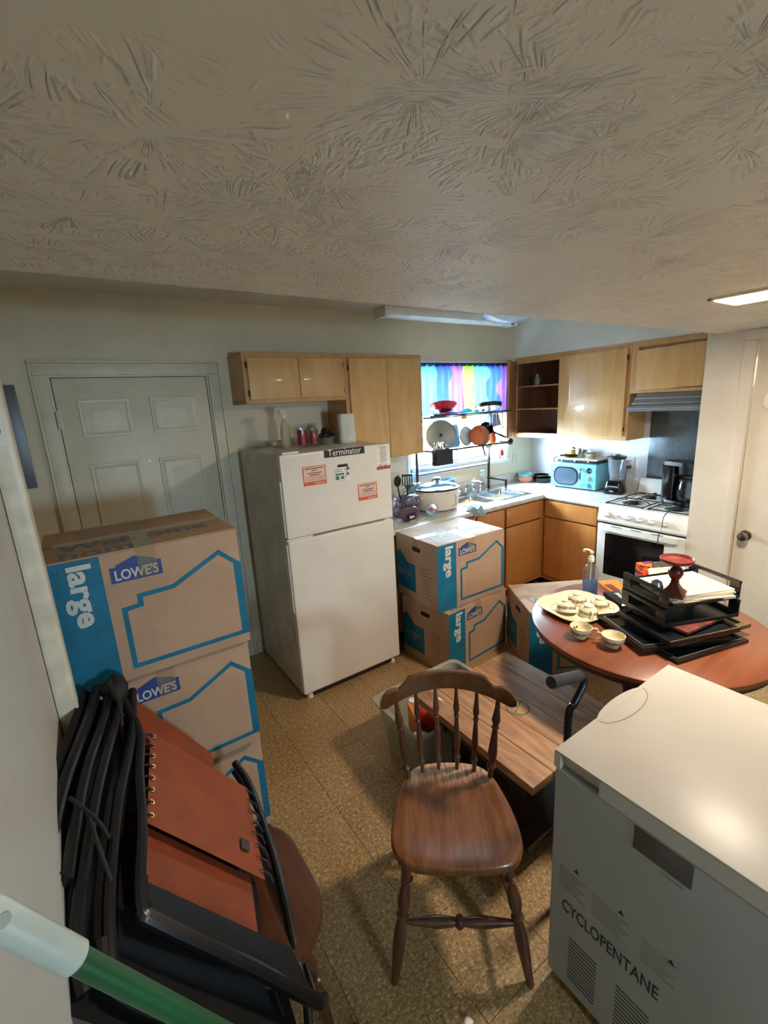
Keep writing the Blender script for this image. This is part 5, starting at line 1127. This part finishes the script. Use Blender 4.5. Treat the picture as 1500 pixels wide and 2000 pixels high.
pt_ = thing('platter', 'cream squarish serving platter holding four upturned teacups', 'platter', (1.925, -1.965, TT), math.radians(-10))
b = BM(); R = []
for k, z in ((.55, 0), (.62, .002), (.92, .012), (1.0, .018), (1.0, .022), (.93, .017), (.62, .007), (.02, .006)): R.append([(x*k, y*k, z) for x, y in rrect(-.168, .168, -.155, .155, .10, 7)])
loft(b, R); obj('platter_body', b, china, pt_)
CUP = [(0, 0), (.022, 0), (.024, .004), (.022, .008), (.034, .018), (.043, .034), (.046, .054), (.0445, .0545), (.041, .035), (.032, .021), (.0, .012)]
def teacup(label, loc, rz=0, rx=0, ry=0, group='toile-print teacups'):
    t = thing('teacup', label, 'cup', loc, rz, group, rx, ry)
    obj('cup_body', lathe(BM(), CUP, 32), china, t)
    b = BM(); lathe(b, [(.0408, .0255), (.0428, .0295), (.0440, .0335), (.0450, .038)], 120); 
    bmesh.ops.delete(b, geom=[f for i, f in enumerate(b.faces) if math.sin(i*1.7)+math.sin(i*.53+(i//120)*2) > .5], context='FACES'); obj('printed_band', b, toile, t)
    b = BM(); tube(b, spline([(.042, 0, .046), (.060, 0, .050), (.068, 0, .036), (.058, 0, .022), (.036, 0, .018)], 6), .0034, 8); obj('handle', b, china, t)
    return t
def up_cup(label, x, y, z, rz, tilt=0): return teacup(label, (x, y, z), rz, PI+tilt, 0)
up_cup('upturned teacup lying tilted nearest the platter left rim', 1.850, -1.955, TT+.064, 2.2, .35)
up_cup('upturned teacup at the back of the platter', 1.972, -1.935, TT+.062, .4)
up_cup('upturned teacup in the middle front of the platter', 1.893, -2.045, TT+.062, 4)
up_cup('upturned teacup at the right of the platter by the trays', 2.005, -2.035, TT+.062, 5)
tc1 = teacup('upright teacup with a butterfly inside, in front of the platter', (1.690, -2.135, TT), math.radians(-55))
b = BM()
for sx in (-1, 1): prism(b, [(0, 0), (sx*.011, .008), (sx*.012, .0), (sx*.008, -.007)], 0, .0008, TR((0, .030, .034), rx=math.radians(62)))
b.transform(Matrix.Rotation(math.radians(55-10), 4, 'Z')); obj('butterfly_print', b, M('butterfly_ink', (92, 66, 50), .5), tc1)
teacup('upright empty teacup standing right of the butterfly cup', (1.722, -2.262, TT), math.radians(110))
# hand sanitiser
hs = thing('pump_bottle', 'clear pump bottle half full of blue liquid behind the platter', 'bottle', (2.130, -1.905, TT), math.radians(-55))
b = BM(); loft(b, [[(x*k, y*k, z) for x, y in rrect(-.038, .038, -.026, .026, .018, 4)] for k, z in ((.9, 0), (1, .006), (1, .13), (.85, .15), (.34, .172), (.32, .185))], True); obj('bottle_body', b, glass('sanitiser_bottle', (235, 242, 246), .04, 1.5, .06), hs)
b = BM(); loft(b, [[(x*k, y*k, z) for x, y in rrect(-.036, .036, -.024, .024, .017, 4)] for k, z in ((.9, .003), (1, .008), (1, .078))]); obj('blue_gel', b, blue_liq, hs)
b = BM(); lathe(b, [(0, .183), (.015, .183), (.016, .20), (.013, .203), (.014, .212), (.006, .214), (.006, .228), (.011, .23), (.011, .236), (0, .238)], 16); tube(b, spline([(0, 0, .236), (-.014, 0, .245), (-.034, 0, .246), (-.038, 0, .236)], 4), .006, 8); obj('pump_head', b, M('cream_pump', (226, 216, 190), .4), hs)
b = BM(); cyl(b, (0, 0, .012), (0, 0, .183), .0025, seg=6); obj('dip_tube', b, white_m, hs)

# picture frames
def pframe(label, x, y, z, w, h, rz, fw, th_, mat, glassmat, beads=False, name='picture_frame'):
    t = thing(name, label, 'picture frame', (x, y, z), rz)
    b = BM()
    for r in ((-w/2, w/2, -h/2, -h/2+fw), (-w/2, w/2, h/2-fw, h/2), (-w/2, -w/2+fw, -h/2+fw, h/2-fw), (w/2-fw, w/2, -h/2+fw, h/2-fw)): box(b, r[0], r[1], r[2], r[3], 0, th_, .002)
    obj('frame_moulding', b, mat, t)
    b = BM(); box(b, -w/2+fw, w/2-fw, -h/2+fw, h/2-fw, .002, th_*.6); obj('glazing', b, glassmat, t)
    b = BM()
    if beads:
        for i in range(46): lathe(b, [(0, -.0022), (.002, 0), (0, .0022)], 6, c=(-w/2+.006+i*(w-.012)/45, -h/2+.004, th_+.001))
        o = obj('beading', b, M('bead_gold', (206, 180, 140), .35, .5), t); o['kind'] = 'stuff'
    else:
        for r in ((-w/2+fw*.7, w/2-fw*.7, -h/2+fw*.7, -h/2+fw*.85), (-w/2+fw*.7, -w/2+fw*.85, -h/2+fw*.7, h/2-fw*.7)): box(b, r[0], r[1], r[2], r[3], th_, th_+.001)
        obj('inner_line', b, M('dull_silver_line', (120, 112, 108), .4, .4), t)
    return t
dkf = M('black_frame_wood', (24, 18, 16), .3, var=.2); olive = M('olive_gold_frame', (112, 94, 52), .35, .3, var=.2); gg = M('dark_glass_face', (24, 30, 34), .08)
pframe('thin black picture frame at the very bottom of the frame pile', 2.010, -2.395, TT, .40, .30, math.radians(-15), .022, .014, dkf, gg)
pframe('black picture frame reaching out left toward the platter', 1.985, -2.325, TT+.0145, .40, .31, math.radians(-27), .026, .020, dkf, gg)
pframe('wide olive-gold picture frame poking out right of the pile', 2.085, -2.385, TT+.036, .40, .27, math.radians(-17), .024, .018, olive, gg)
pframe('black picture frame with a beaded edge under the letter trays', 2.005, -2.375, TT+.0555, .35, .29, math.radians(-20), .018, .020, dkf, gg, True)
bkz = TT+.077
o = thing('worn_folder', 'reddish brown worn folder sandwiched between frames and letter trays', 'folder', (2.06, -2.37, bkz), math.radians(-8)); obj('folder_body', box(BM(), -.15, .15, -.12, .12, 0, .012, .003), M('rust_folder', (104, 44, 34), .5, var=.3, scale=14), o)
# letter trays (two stacked)
def tray(label, x, y, z, rz):
    t = thing('letter_tray', label, 'letter tray', (x, y, z), rz)
    w, d, h = .355, .25, .062; b = BM(); box(b, -w/2, w/2, -d/2, d/2, 0, .005, .001); box(b, -w/2, w/2, d/2-.005, d/2, .005, h*.7, .001); obj('tray_floor', b, blk_m, t)
    for s in (-1, 1):
        b = BM(); x0, x1 = (s*w/2-.004, s*w/2+.004)
        box(b, x0, x1, -d/2, d/2, .0, .022, .001); box(b, x0, x1, -d/2, -d/2+.045, .022, h, .001); box(b, x0, x1, d/2-.045, d/2, .022, h, .001); box(b, x0-.003, x1+.003, -d/2, d/2, h, h+.014, .003); obj('end_wall', b, blk_m, t)
    b = BM(); box(b, -w/2, w/2, -d/2, -d/2+.006, 0, .014, .001); obj('front_lip', b, blk_m, t)
    return t
tz = bkz+.0125
tray('lower black plastic letter tray on the pile of frames', 2.075, -2.350, tz, math.radians(-24))
tray('upper black plastic letter tray holding white papers', 2.085, -2.345, tz+.0765, math.radians(-22))
pz = tz+.0765+.005
pp = thing('paper_stack', 'stack of printed white pages lying in the upper letter tray', 'paper', (2.110, -2.362, pz), math.radians(-27))
for i in range(5):
    b = BM(); box(b, -.14, .14, -.108, .108, i*.0075, i*.0075+.006, .0008); T = TR((random.uniform(-.006, .006), random.uniform(-.005, .005), 0), rz=random.uniform(-.05, .05)); b.transform(T); o = obj('page_bundle', b, M('warm_paper', (236, 216, 186), .7, var=.02), pp)
b = BM()
for j in range(11):
    L = (.10, .11, .085, .10, .06, .11, .10, .09, .11, .05, .10)[j]; box(b, .125-j*.0165-.0016, .125-j*.0165, -.085, -.085+L*1.5, .0366, .0369); box(b, .125-j*.0165-.0066, .125-j*.0165-.0052, -.085, -.085+L*1.2, .0366, .0369)
obj('printed_text', b, M('pale_text_ink', (172, 160, 146), .7), pp, smooth=0)
pz2 = pz+.0372
ch = thing('candle_holder', 'dark red turned wooden candle holder standing on the papers', 'candle holder', (1.948, -2.380, pz2), math.radians(10)); ch.scale = (.82, .82, .88)
redw = M('crimson_lacquer', (92, 28, 24), .28, var=.12, scale=20)
b = BM(); loft(b, [[(x*k, y*k, z) for x, y in rrect(-.050, .050, -.050, .050, .004, 2)] for k, z in ((1, 0), (1, .012), (.95, .018), (.62, .032), (.40, .052), (.30, .066))]); obj('square_foot', b, redw, ch)
obj('turned_stem', lathe(BM(), [(0, .06), (.018, .062), (.020, .070), (.016, .074), (.026, .088), (.034, .105), (.034, .120), (.026, .134), (.016, .142), (.022, .148), (.030, .156), (0, .158)], 28), redw, ch)
obj('dish', lathe(BM(), [(0, .154), (.045, .156), (.066, .162), (.074, .170), (.075, .180), (.072, .183), (.069, .178), (.064, .170), (.035, .166), (0, .166)], 40), M('crimson_dish', (112, 36, 30), .45, var=.15, scale=25), ch)
# small things behind the trays
o = thing('glass_ball', 'small clear glass ornament behind candle holder stem', 'ornament', (1.935, -2.318, pz2)); obj('ornament_body', lathe(BM(), [(0, 0), (.018, .002), (.026, .02), (.020, .042), (.008, .05), (0, .052)], 20), M('smoky_glass', (140, 150, 165), .06, .5), o)
o = thing('card_box', 'orange, red and purple printed card box behind the letter trays', 'box', (2.40, -2.06, TT), math.radians(-30))
m = N('flame_print'); p = m.pos(False, (14, 14, 42)); m.set(color=m.ramp(m.noise(p, 1, 2), [(.38, (70, 40, 110)), (.45, (206, 62, 60)), (.52, (236, 130, 40)), (.60, (120, 30, 40))], 'CONSTANT'), rough=.4)
obj('box_body', box(BM(), -.045, .045, -.03, .03, 0, .145, .003), m.m, o)
o = thing('silver_packet', 'grey glossy packet standing behind the letter trays', 'packet', (2.44, -2.145, TT), math.radians(-28), rx=math.radians(-8)); obj('packet_body', box(BM(), -.07, .07, -.006, .006, 0, .165, .003), M('grey_gloss_packet', (104, 98, 90), .3, .2, var=.3, scale=30), o)
o = thing('cream_envelope', 'cream envelope sticking up behind the letter trays', 'envelope', (2.385, -2.185, TT), math.radians(-28), rx=math.radians(-14)); obj('envelope_body', box(BM(), -.10, .10, -.003, .003, 0, .155, .001), paper_m, o)
o = thing('orange_book', 'flat orange notebook lying behind blue pump bottle', 'book', (2.29, -1.95, TT), math.radians(-32)); obj('book_body', box(BM(), -.055, .055, -.08, .08, 0, .016, .003), MAT['orange_cover'], o)
o = thing('black_binder', 'black booklet with white lettering between platter and letter trays', 'book', (2.145, -2.065, TT), math.radians(-30)); obj('binder_body', box(BM(), -.045, .05, -.085, .085, 0, .026, .003), blk_m, o); obj('lettering', text_bm('PAGE F', .030, Matrix.Translation((.0, .06, .0264)) @ Matrix.Rotation(-PI/2, 4, 'Z'), .0003, .0006), paper_m, o); obj('silver_spine', box(BM(), .046, .052, -.085, .085, .004, .030, .002), steel_m, o)
o = thing('brown_book', 'thin reddish brown hardback under the black lettered booklet edge', 'book', (2.235, -2.01, TT), math.radians(-30)); obj('book_body', box(BM(), -.03, .012, -.10, .10, 0, .018, .002), M('oxblood_cover', (110, 48, 34), .4), o)
# magazines on a low dark stool beyond the table
o = thing('side_stool', 'low dark stool behind the round table carrying magazines', 'stool', (2.48, -2.90, 0)); obj('stool_top', box(BM(), -.2, .2, -.2, .2, .42, .45, .004), dkw, o)
for x_ in (-.17, .17):
    for y_ in (-.17, .17): obj('leg', box(BM(), x_-.018, x_+.018, y_-.018, y_+.018, 0, .42, .002), dkw, o)
for i, (c_, lb_) in enumerate((((30, 32, 34), 'black magazine at the bottom of the magazine pile'), ((66, 120, 70), 'green magazine in the middle of magazine pile'), ((222, 214, 204), 'pale magazine with pink print on the magazine pile'))):
    o = thing('magazine', lb_, 'magazine', (2.46+.01*i, -2.88, .4505+i*.0125), math.radians(-20+8*i)); obj('magazine_body', box(BM(), -.11, .11, -.15, .15, 0, .012, .002), M('mag_%d' % i, c_, .3, var=.5, scale=30), o)

# ================================================================== CHEST FREEZER
fz = thing('chest_freezer', 'white chest freezer with printed warning side in the foreground', 'freezer', (1.27, -3.1, 0))
ZX0, ZX1, ZY0, ZY1, ZT = .942, 1.585, -3.70, -2.530, .85
b = BM(); box(b, ZX0+.004, ZX1, ZY0, ZY1-.002, .045, .792, .006, 3); obj('freezer_body', b, freezer_shaded_m, fz, world=True)
# lid: top slab plus side skirt with a finger recess cut in at the far end
b = BM(); box(b, ZX0, ZX1+.005, ZY0, ZY1, .843, ZT, .003, 2)
box(b, ZX0+.022, ZX1, ZY0+.01, ZY1-.006, .797, .843)
box(b, ZX0, ZX0+.022, ZY0, -2.70, .797, .843, .0); box(b, ZX0, ZX0+.022, -2.549, ZY1, .797, .843, .0)
prism(b, [(ZX0, -2.66), (ZX0+.022, -2.70), (ZX0, -2.70)], .797, .843); 
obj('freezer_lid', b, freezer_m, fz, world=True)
obj('lid_seam', box(BM(), ZX0+.008, ZX1-.004, ZY0+.005, ZY1-.006, .791, .798), gask, fz, world=True)
b = BM(); P = [(1.262+.125*math.cos(t), ZY1-.012+.028*math.sin(t)) for t in [PI*i/20 for i in range(21)]]; prism(b, P, .836, ZT+.0004); o = obj('lid_handle_bulge', b, freezer_m, fz, world=True)
b = BM(); tube(b, [(1.262+.125*math.cos(t), ZY1-.014-.045*math.sin(t), ZT+.0002) for t in [PI*i/24 for i in range(25)]], .0011, 5); obj('handle_groove', b, gink_m, fz, world=True)
b = BM(); box(b, ZX0+.0015, ZX0+.004, -2.877, -2.750, .722, .787, .0008); obj('rating_plate', b, M('dark_grey_label', (78, 74, 70), .4, var=.12), fz, world=True)
b = BM(); box(b, ZX0+.0015, ZX0+.004, -2.862, -2.812, .708, .711); obj('label_line', b, gink_m, fz, world=True)
ftxt = LEFTF; LZ = TR((ZX0+.0035, 0, 0))
obj('warning_lettering', text_bm('CYCLOPENTANE', .058, LZ @ LEFTF @ Matrix.Translation((2.572, .328, 0)) @ Matrix.Rotation(math.radians(0), 4, 'Z'), .0004, .0004, sx=.60), ink_m, fz, world=True)
b = BM()
def fr_rect(y0, y1, z0, z1): box(b, ZX0+.0028, ZX0+.0042, -y1, -y0, z0, z1)
for (ya, yb, za) in ((2.56, 2.64, .475), (2.66, 2.76, .475), (2.79, 2.87, .475)):
    for j in range(7): fr_rect(ya, yb-.012*(j % 3), za-j*.011, za-j*.011+.003)
obj('small_print', b, M('faint_print', (120, 118, 108), .6), fz, world=True, smooth=0)
b = BM()
for yc, zc in ((2.612, .502), (2.737, .497), (2.857, .482)): prism(b, [(yc-.008, zc-.007), (yc+.008, zc-.007), (yc, zc+.008)], 0, .0008, LZ @ LEFTF)
obj('warning_triangle', b, ink_m, fz, world=True, smooth=0)
for y0 in (2.60, 2.74):
    b = BM()
    for j in range(12): box(b, ZX0+.0028, ZX0+.0042, -(y0+.085), -y0, .09+j*.014, .09+j*.014+.0035)
    obj('vent_slots', b, M('vent_shadow', (58, 54, 46), .6), fz, world=True, smooth=0)
for x_ in (ZX0+.05, ZX1-.05):
    for y_ in (ZY1-.06, ZY0+.06): b = BM(); cyl(b, (x_-.012, y_, .024), (x_+.012, y_, .024), .024, seg=18); box(b, x_-.016, x_+.016, y_-.016, y_+.016, .03, .047); obj('caster', b, blk_m, fz, world=True)

# ---- walking cane standing between freezer and coffee table
cn = thing('walking_cane', 'black offset-handle walking cane standing behind the chest freezer', 'cane', (1.165, -2.43, 0))
P = [(1.165, -2.430, .02), (1.165, -2.430, .50), (1.158, -2.430, .78), (1.185, -2.430, .82), (1.232, -2.430, .868), (1.236, -2.430, .895), (1.205, -2.430, .915), (1.17, -2.43, .925), (1.15, -2.43, .93)]
b = BM(); tube(b, spline(P, 6), .0125, 12); obj('cane_shaft', b, blkmetal_m, cn, world=True)
b = BM(); tube(b, spline([(1.205, -2.43, .914), (1.13, -2.43, .934), (1.060, -2.43, .952)], 5), .0185, 16); obj('foam_grip', b, M('foam_black', (40, 40, 40), .85), cn, world=True)
obj('rubber_tip', lathe(BM(), [(0, 0), (.022, 0), (.018, .04), (0, .04)], 16, c=(1.165, -2.43, 0)), blk_m, cn, world=True)

# ================================================================== FOLDED RECLINER CHAIRS, STOOL, BROOM
KD = 1.40/1.50
E1 = Vector((.60953, -.14825, -.77878)); E2 = Vector((-.24364, -.96985, -.00606)); EN = Vector((.75440, -.19343, .62727))
OO = CAM_POS+(Vector((.04701, -1.62795, .77810))-CAM_POS)*KD
def RP(u, v, w=0): return OO+E1*(u*KD)+E2*(v*KD)+EN*w
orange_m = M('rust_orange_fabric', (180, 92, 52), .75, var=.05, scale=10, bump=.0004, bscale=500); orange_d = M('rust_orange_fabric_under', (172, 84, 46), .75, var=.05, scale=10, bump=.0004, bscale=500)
tube_m = M('black_powder_coat', (30, 28, 30), .3, .3, var=.15); web_m = M('black_webbing', (24, 22, 22), .7, var=.2)
rc1 = thing('folding_recliner', 'folded zero-gravity lounge chair with laced rust orange fabric', 'chair', tuple(RP(.3, .3, -.03)))
def quadpanel(c4, w, th_=.004, bulge=.0, n=10):
    b = BM()
    def f(u, v):
        a = Vector(c4[0]).lerp(Vector(c4[1]), u); d = Vector(c4[3]).lerp(Vector(c4[2]), u); q = a.lerp(d, v); return RP(q.x, q.y, w+bulge*math.sin(PI*u)*math.sin(PI*v))
    grid(b, f, n, n, th_); return b
obj('seat_fabric', quadpanel([(0, 0), (.431, 0), (.470, .343), (.039, .343)], 0, bulge=-.012), orange_m, rc1, world=True)
obj('back_fabric', quadpanel([(-.088, -.150), (.283, -.117), (.31, .05), (-.02, .05)], -.022), orange_d, rc1, world=True)
obj('leg_fabric', quadpanel([(.02, .32), (.44, .32), (.452, .505), (.072, .505)], -.026), orange_d, rc1, world=True)
def rtube(name, pts, r=.013, w=0, par=rc1, mat=tube_m):
    b = BM(); tube(b, spline([RP(p[0], p[1], (p[2] if len(p) > 2 else w)) for p in pts], 5), r, 10); return obj(name, b, mat, par, world=True)
rtube('side_rail', [(-.167, -.173, -.02), (-.09, -.06, -.01), (-.035, .05, 0), (-.012, .2, 0), (.025, .36, .0), (.045, .52, .0), (.07, .575, -.01)], .014)
rtube('side_rail', [(.386, -.115, -.01), (.44, -.03, 0), (.485, .10, 0), (.525, .25, 0), (.550, .42, 0), (.575, .56, -.01), (.60, .61, -.01)], .012)
rtube('side_rail', [(.40, -.10, -.03), (.50, .05, -.02), (.56, .28, -.02), (.60, .45, -.02), (.64, .60, -.02)], .008)
rtube('foot_bar', [(.045, .50, .0), (.06, .565, 0), (.10, .580, 0), (.40, .600, 0), (.60, .615, -.005), (.655, .60, -.01)], .016)
obj('head_pillow', quadpanel([(.06, .50), (.54, .515), (.60, .60), (.09, .575)], .002, .016, .006), web_m, rc1, world=True)
b = BM()
for i in range(8):
    for side in (0, 1):
        u, v = (.012+.039*(i+.4)/8, .343*(i+.4)/8) if not side else (.421+.039*(i+.4)/8, .343*(i+.4)/8)
        c = RP(u, v, .003); R = []
        tube(b, [c+(E1*math.cos(t)+E2*math.sin(t))*.0062 for t in [2*PI*k/12 for k in range(12)]], .0014, 5, closed=True)
o = obj('eyelets', b, M('brass_eyelet', (206, 140, 96), .3, .8), rc1, world=True); o['kind'] = 'stuff'
b = BM()
for i in range(8):
    for side in (0, 1):
        u, v = (.012+.039*(i+.4)/8, .343*(i+.4)/8) if not side else (.421+.039*(i+.4)/8, .343*(i+.4)/8)
        ou = -.042 if not side else .048
        tube(b, [RP(u, v, .002), RP(u+ou*.5, v+.012, .009), RP(u+ou, v+.02, .0)], .0032, 6)
o = obj('lacing', b, web_m, rc1, world=True); o['kind'] = 'stuff'
b = BM(); T_ = RP(.395, .255, .002); box(b, -.016, .016, -.018, .018, 0, .0015); b.transform(Matrix(((E1.x, -E2.x, EN.x, T_.x), (E1.y, -E2.y, EN.y, T_.y), (E1.z, -E2.z, EN.z, T_.z), (0, 0, 0, 1)))); obj('care_patch', b, M('dark_patch', (52, 26, 24), .7), rc1, world=True)
rtube('hinge_bar', [(.40, .40, -.05), (.50, .50, -.06), (.56, .62, -.06)], .009)
# second folded recliner lying behind / beneath
rc2 = thing('folding_recliner', 'folded all-black lounge chair frame bundled against the left wall', 'chair', tuple(RP(.0, .3, -.05)))
for pts, r in (([(-.20, -.13, -.04), (-.185, .02, -.05), (-.178, .28, -.055), (-.150, .49, -.055), (-.12, .52, -.05)], .015), ([(-.175, -.16, -.02), (-.15, .0, -.03), (-.14, .25, -.04), (-.10, .52, -.045)], .013),
               ([(-.13, -.17, -.01), (-.115, .0, -.02), (-.10, .30, -.03), (-.055, .60, -.04), (-.0, .70, -.05)], .013), ([(-.10, -.15, .0), (-.055, .05, -.01), (-.045, .30, -.015), (-.01, .55, -.02), (.04, .69, -.03)], .013),
               ([(.0, .62, -.03), (.063, .690, -.04), (.30, .70, -.05), (.50, .70, -.06), (.66, .70, -.07)], .015), ([(.62, -.0, -.08), (.66, .25, -.09), (.70, .50, -.09), (.66, .72, -.09)], .012)):
    rtube('frame_tube', pts, r, par=rc2)
obj('dark_fill_fabric', quadpanel([(-.235, -.13), (.40, -.05), (.64, .76), (-.20, .72)], -.060, .005, -.012), web_m, rc2, world=True)  # black sheet added behind the tubes to make the gaps dark
obj('bunched_webbing', blob(BM(), tuple(RP(-.15, -.12, -.012)), (.035, .05, .05), 41, 16, 12, .35), web_m, rc2, world=True)
for pts in ([(-.19, -.10, .0), (-.14, -.02, .015), (-.10, .05, .0)], [(-.17, .35, -.02), (-.10, .40, .0), (-.05, .42, -.01)], [(-.12, .38, -.01), (-.08, .47, .005), (-.02, .52, -.01)]): rtube('strap', pts, .0045, par=rc2, mat=web_m)
# stool with brown seat under the recliners
st_ = thing('wooden_stool', 'round-cornered brown wooden stool under the folded lounge chairs', 'stool', (.135, -2.07, 0))
b = BM(); O = rrect(-.232, .232, -.235, .235, .16, 8); loft(b, [[(x*k, y*k, z) for x, y in O] for k, z in ((.97, .405), (1, .412), (1, .430), (.985, .438), (.95, .440), (.02, .436))]); obj('seat', b, wood('stool_seat_wood', (60, 32, 16), (78, 44, 24), (96, 58, 32), 'y', 1.0, .35, .2), st_)
for sx in (-1, 1):
    for sy in (-1, 1): b = BM(); turned(b, (sx*.14, sy*.14, .41), (sx*.19, sy*.19, 0), .019); obj('leg', b, chs, st_)
    b = BM(); cyl(b, (sx*.165, -.165, .2), (sx*.165, .165, .2), .010, seg=10); obj('stretcher', b, chs, st_)
bd_ = thing('wooden_board', 'dark brown board leaning low beneath the folded lounge chairs', 'board', (.16, -2.42, 0)); b = BM(); box(b, -.25, .25, -.11, .11, 0, .02, .003); b.transform(TR((0, 0, 0), rz=math.radians(8))); obj('board_body', b, dkw, bd_)
# broom
A_ = Vector((-.1136, -2.7399, 1.3993)); D_ = Vector((.46635, -.06612, -.88213))
bz = thing('broom', 'green-handled broom with white grip end leaning at the left wall', 'broom', tuple(A_+D_*1.5))
A0 = A_-D_*.035
b = BM(); tube(b, [A0+D_*.10, A0+D_*1.55], .0105, 20); obj('green_handle', b, M('green_plastic', (8, 74, 36), .4), bz, world=True)
T, L = frame_z(A0, A0+D_*.115); b = BM(); lathe(b, [(0, -.002), (.008, 0), (.0125, .006), (.0135, .02), (.0132, .112), (.0105, .115), (0, .115)], 28, T); cap = obj('white_grip', b, M('white_grip_plastic', (184, 190, 178), .4), bz, world=True)
b = BM(); nrm = (CAM_POS-(A0+D_*.024)).normalized(); nrm = (nrm-D_*nrm.dot(D_)).normalized(); cyl(b, A0+D_*.026-nrm*.006, A0+D_*.026+nrm*.0138, .0055, seg=20); obj('hanging_hole', b, M('hole_grey', (150, 152, 140), .5), cap, world=True)
hd_ = A0+D_*1.55; b = BM(); box(b, hd_.x-.14, hd_.x+.14, hd_.y-.02, hd_.y+.02, .06, .09, .006); obj('broom_head', b, MAT['green_plastic'], bz, world=True)
b = BM(); box(b, hd_.x-.135, hd_.x+.135, hd_.y-.02, hd_.y+.02, .0, .06, .004); o = obj('bristles', b, M('black_bristles', (30, 30, 30), .9), bz, world=True)
# little scrap of paper on the floor
o = thing('paper_scrap', 'tiny crumpled white paper scrap on the floor by the chair', 'paper', (.66, -2.47, 0)); b = BM(); blob(b, (0, 0, .008), (.018, .012, .010), 51, 10, 8, .35); obj('scrap_body', b, paper_m, o)
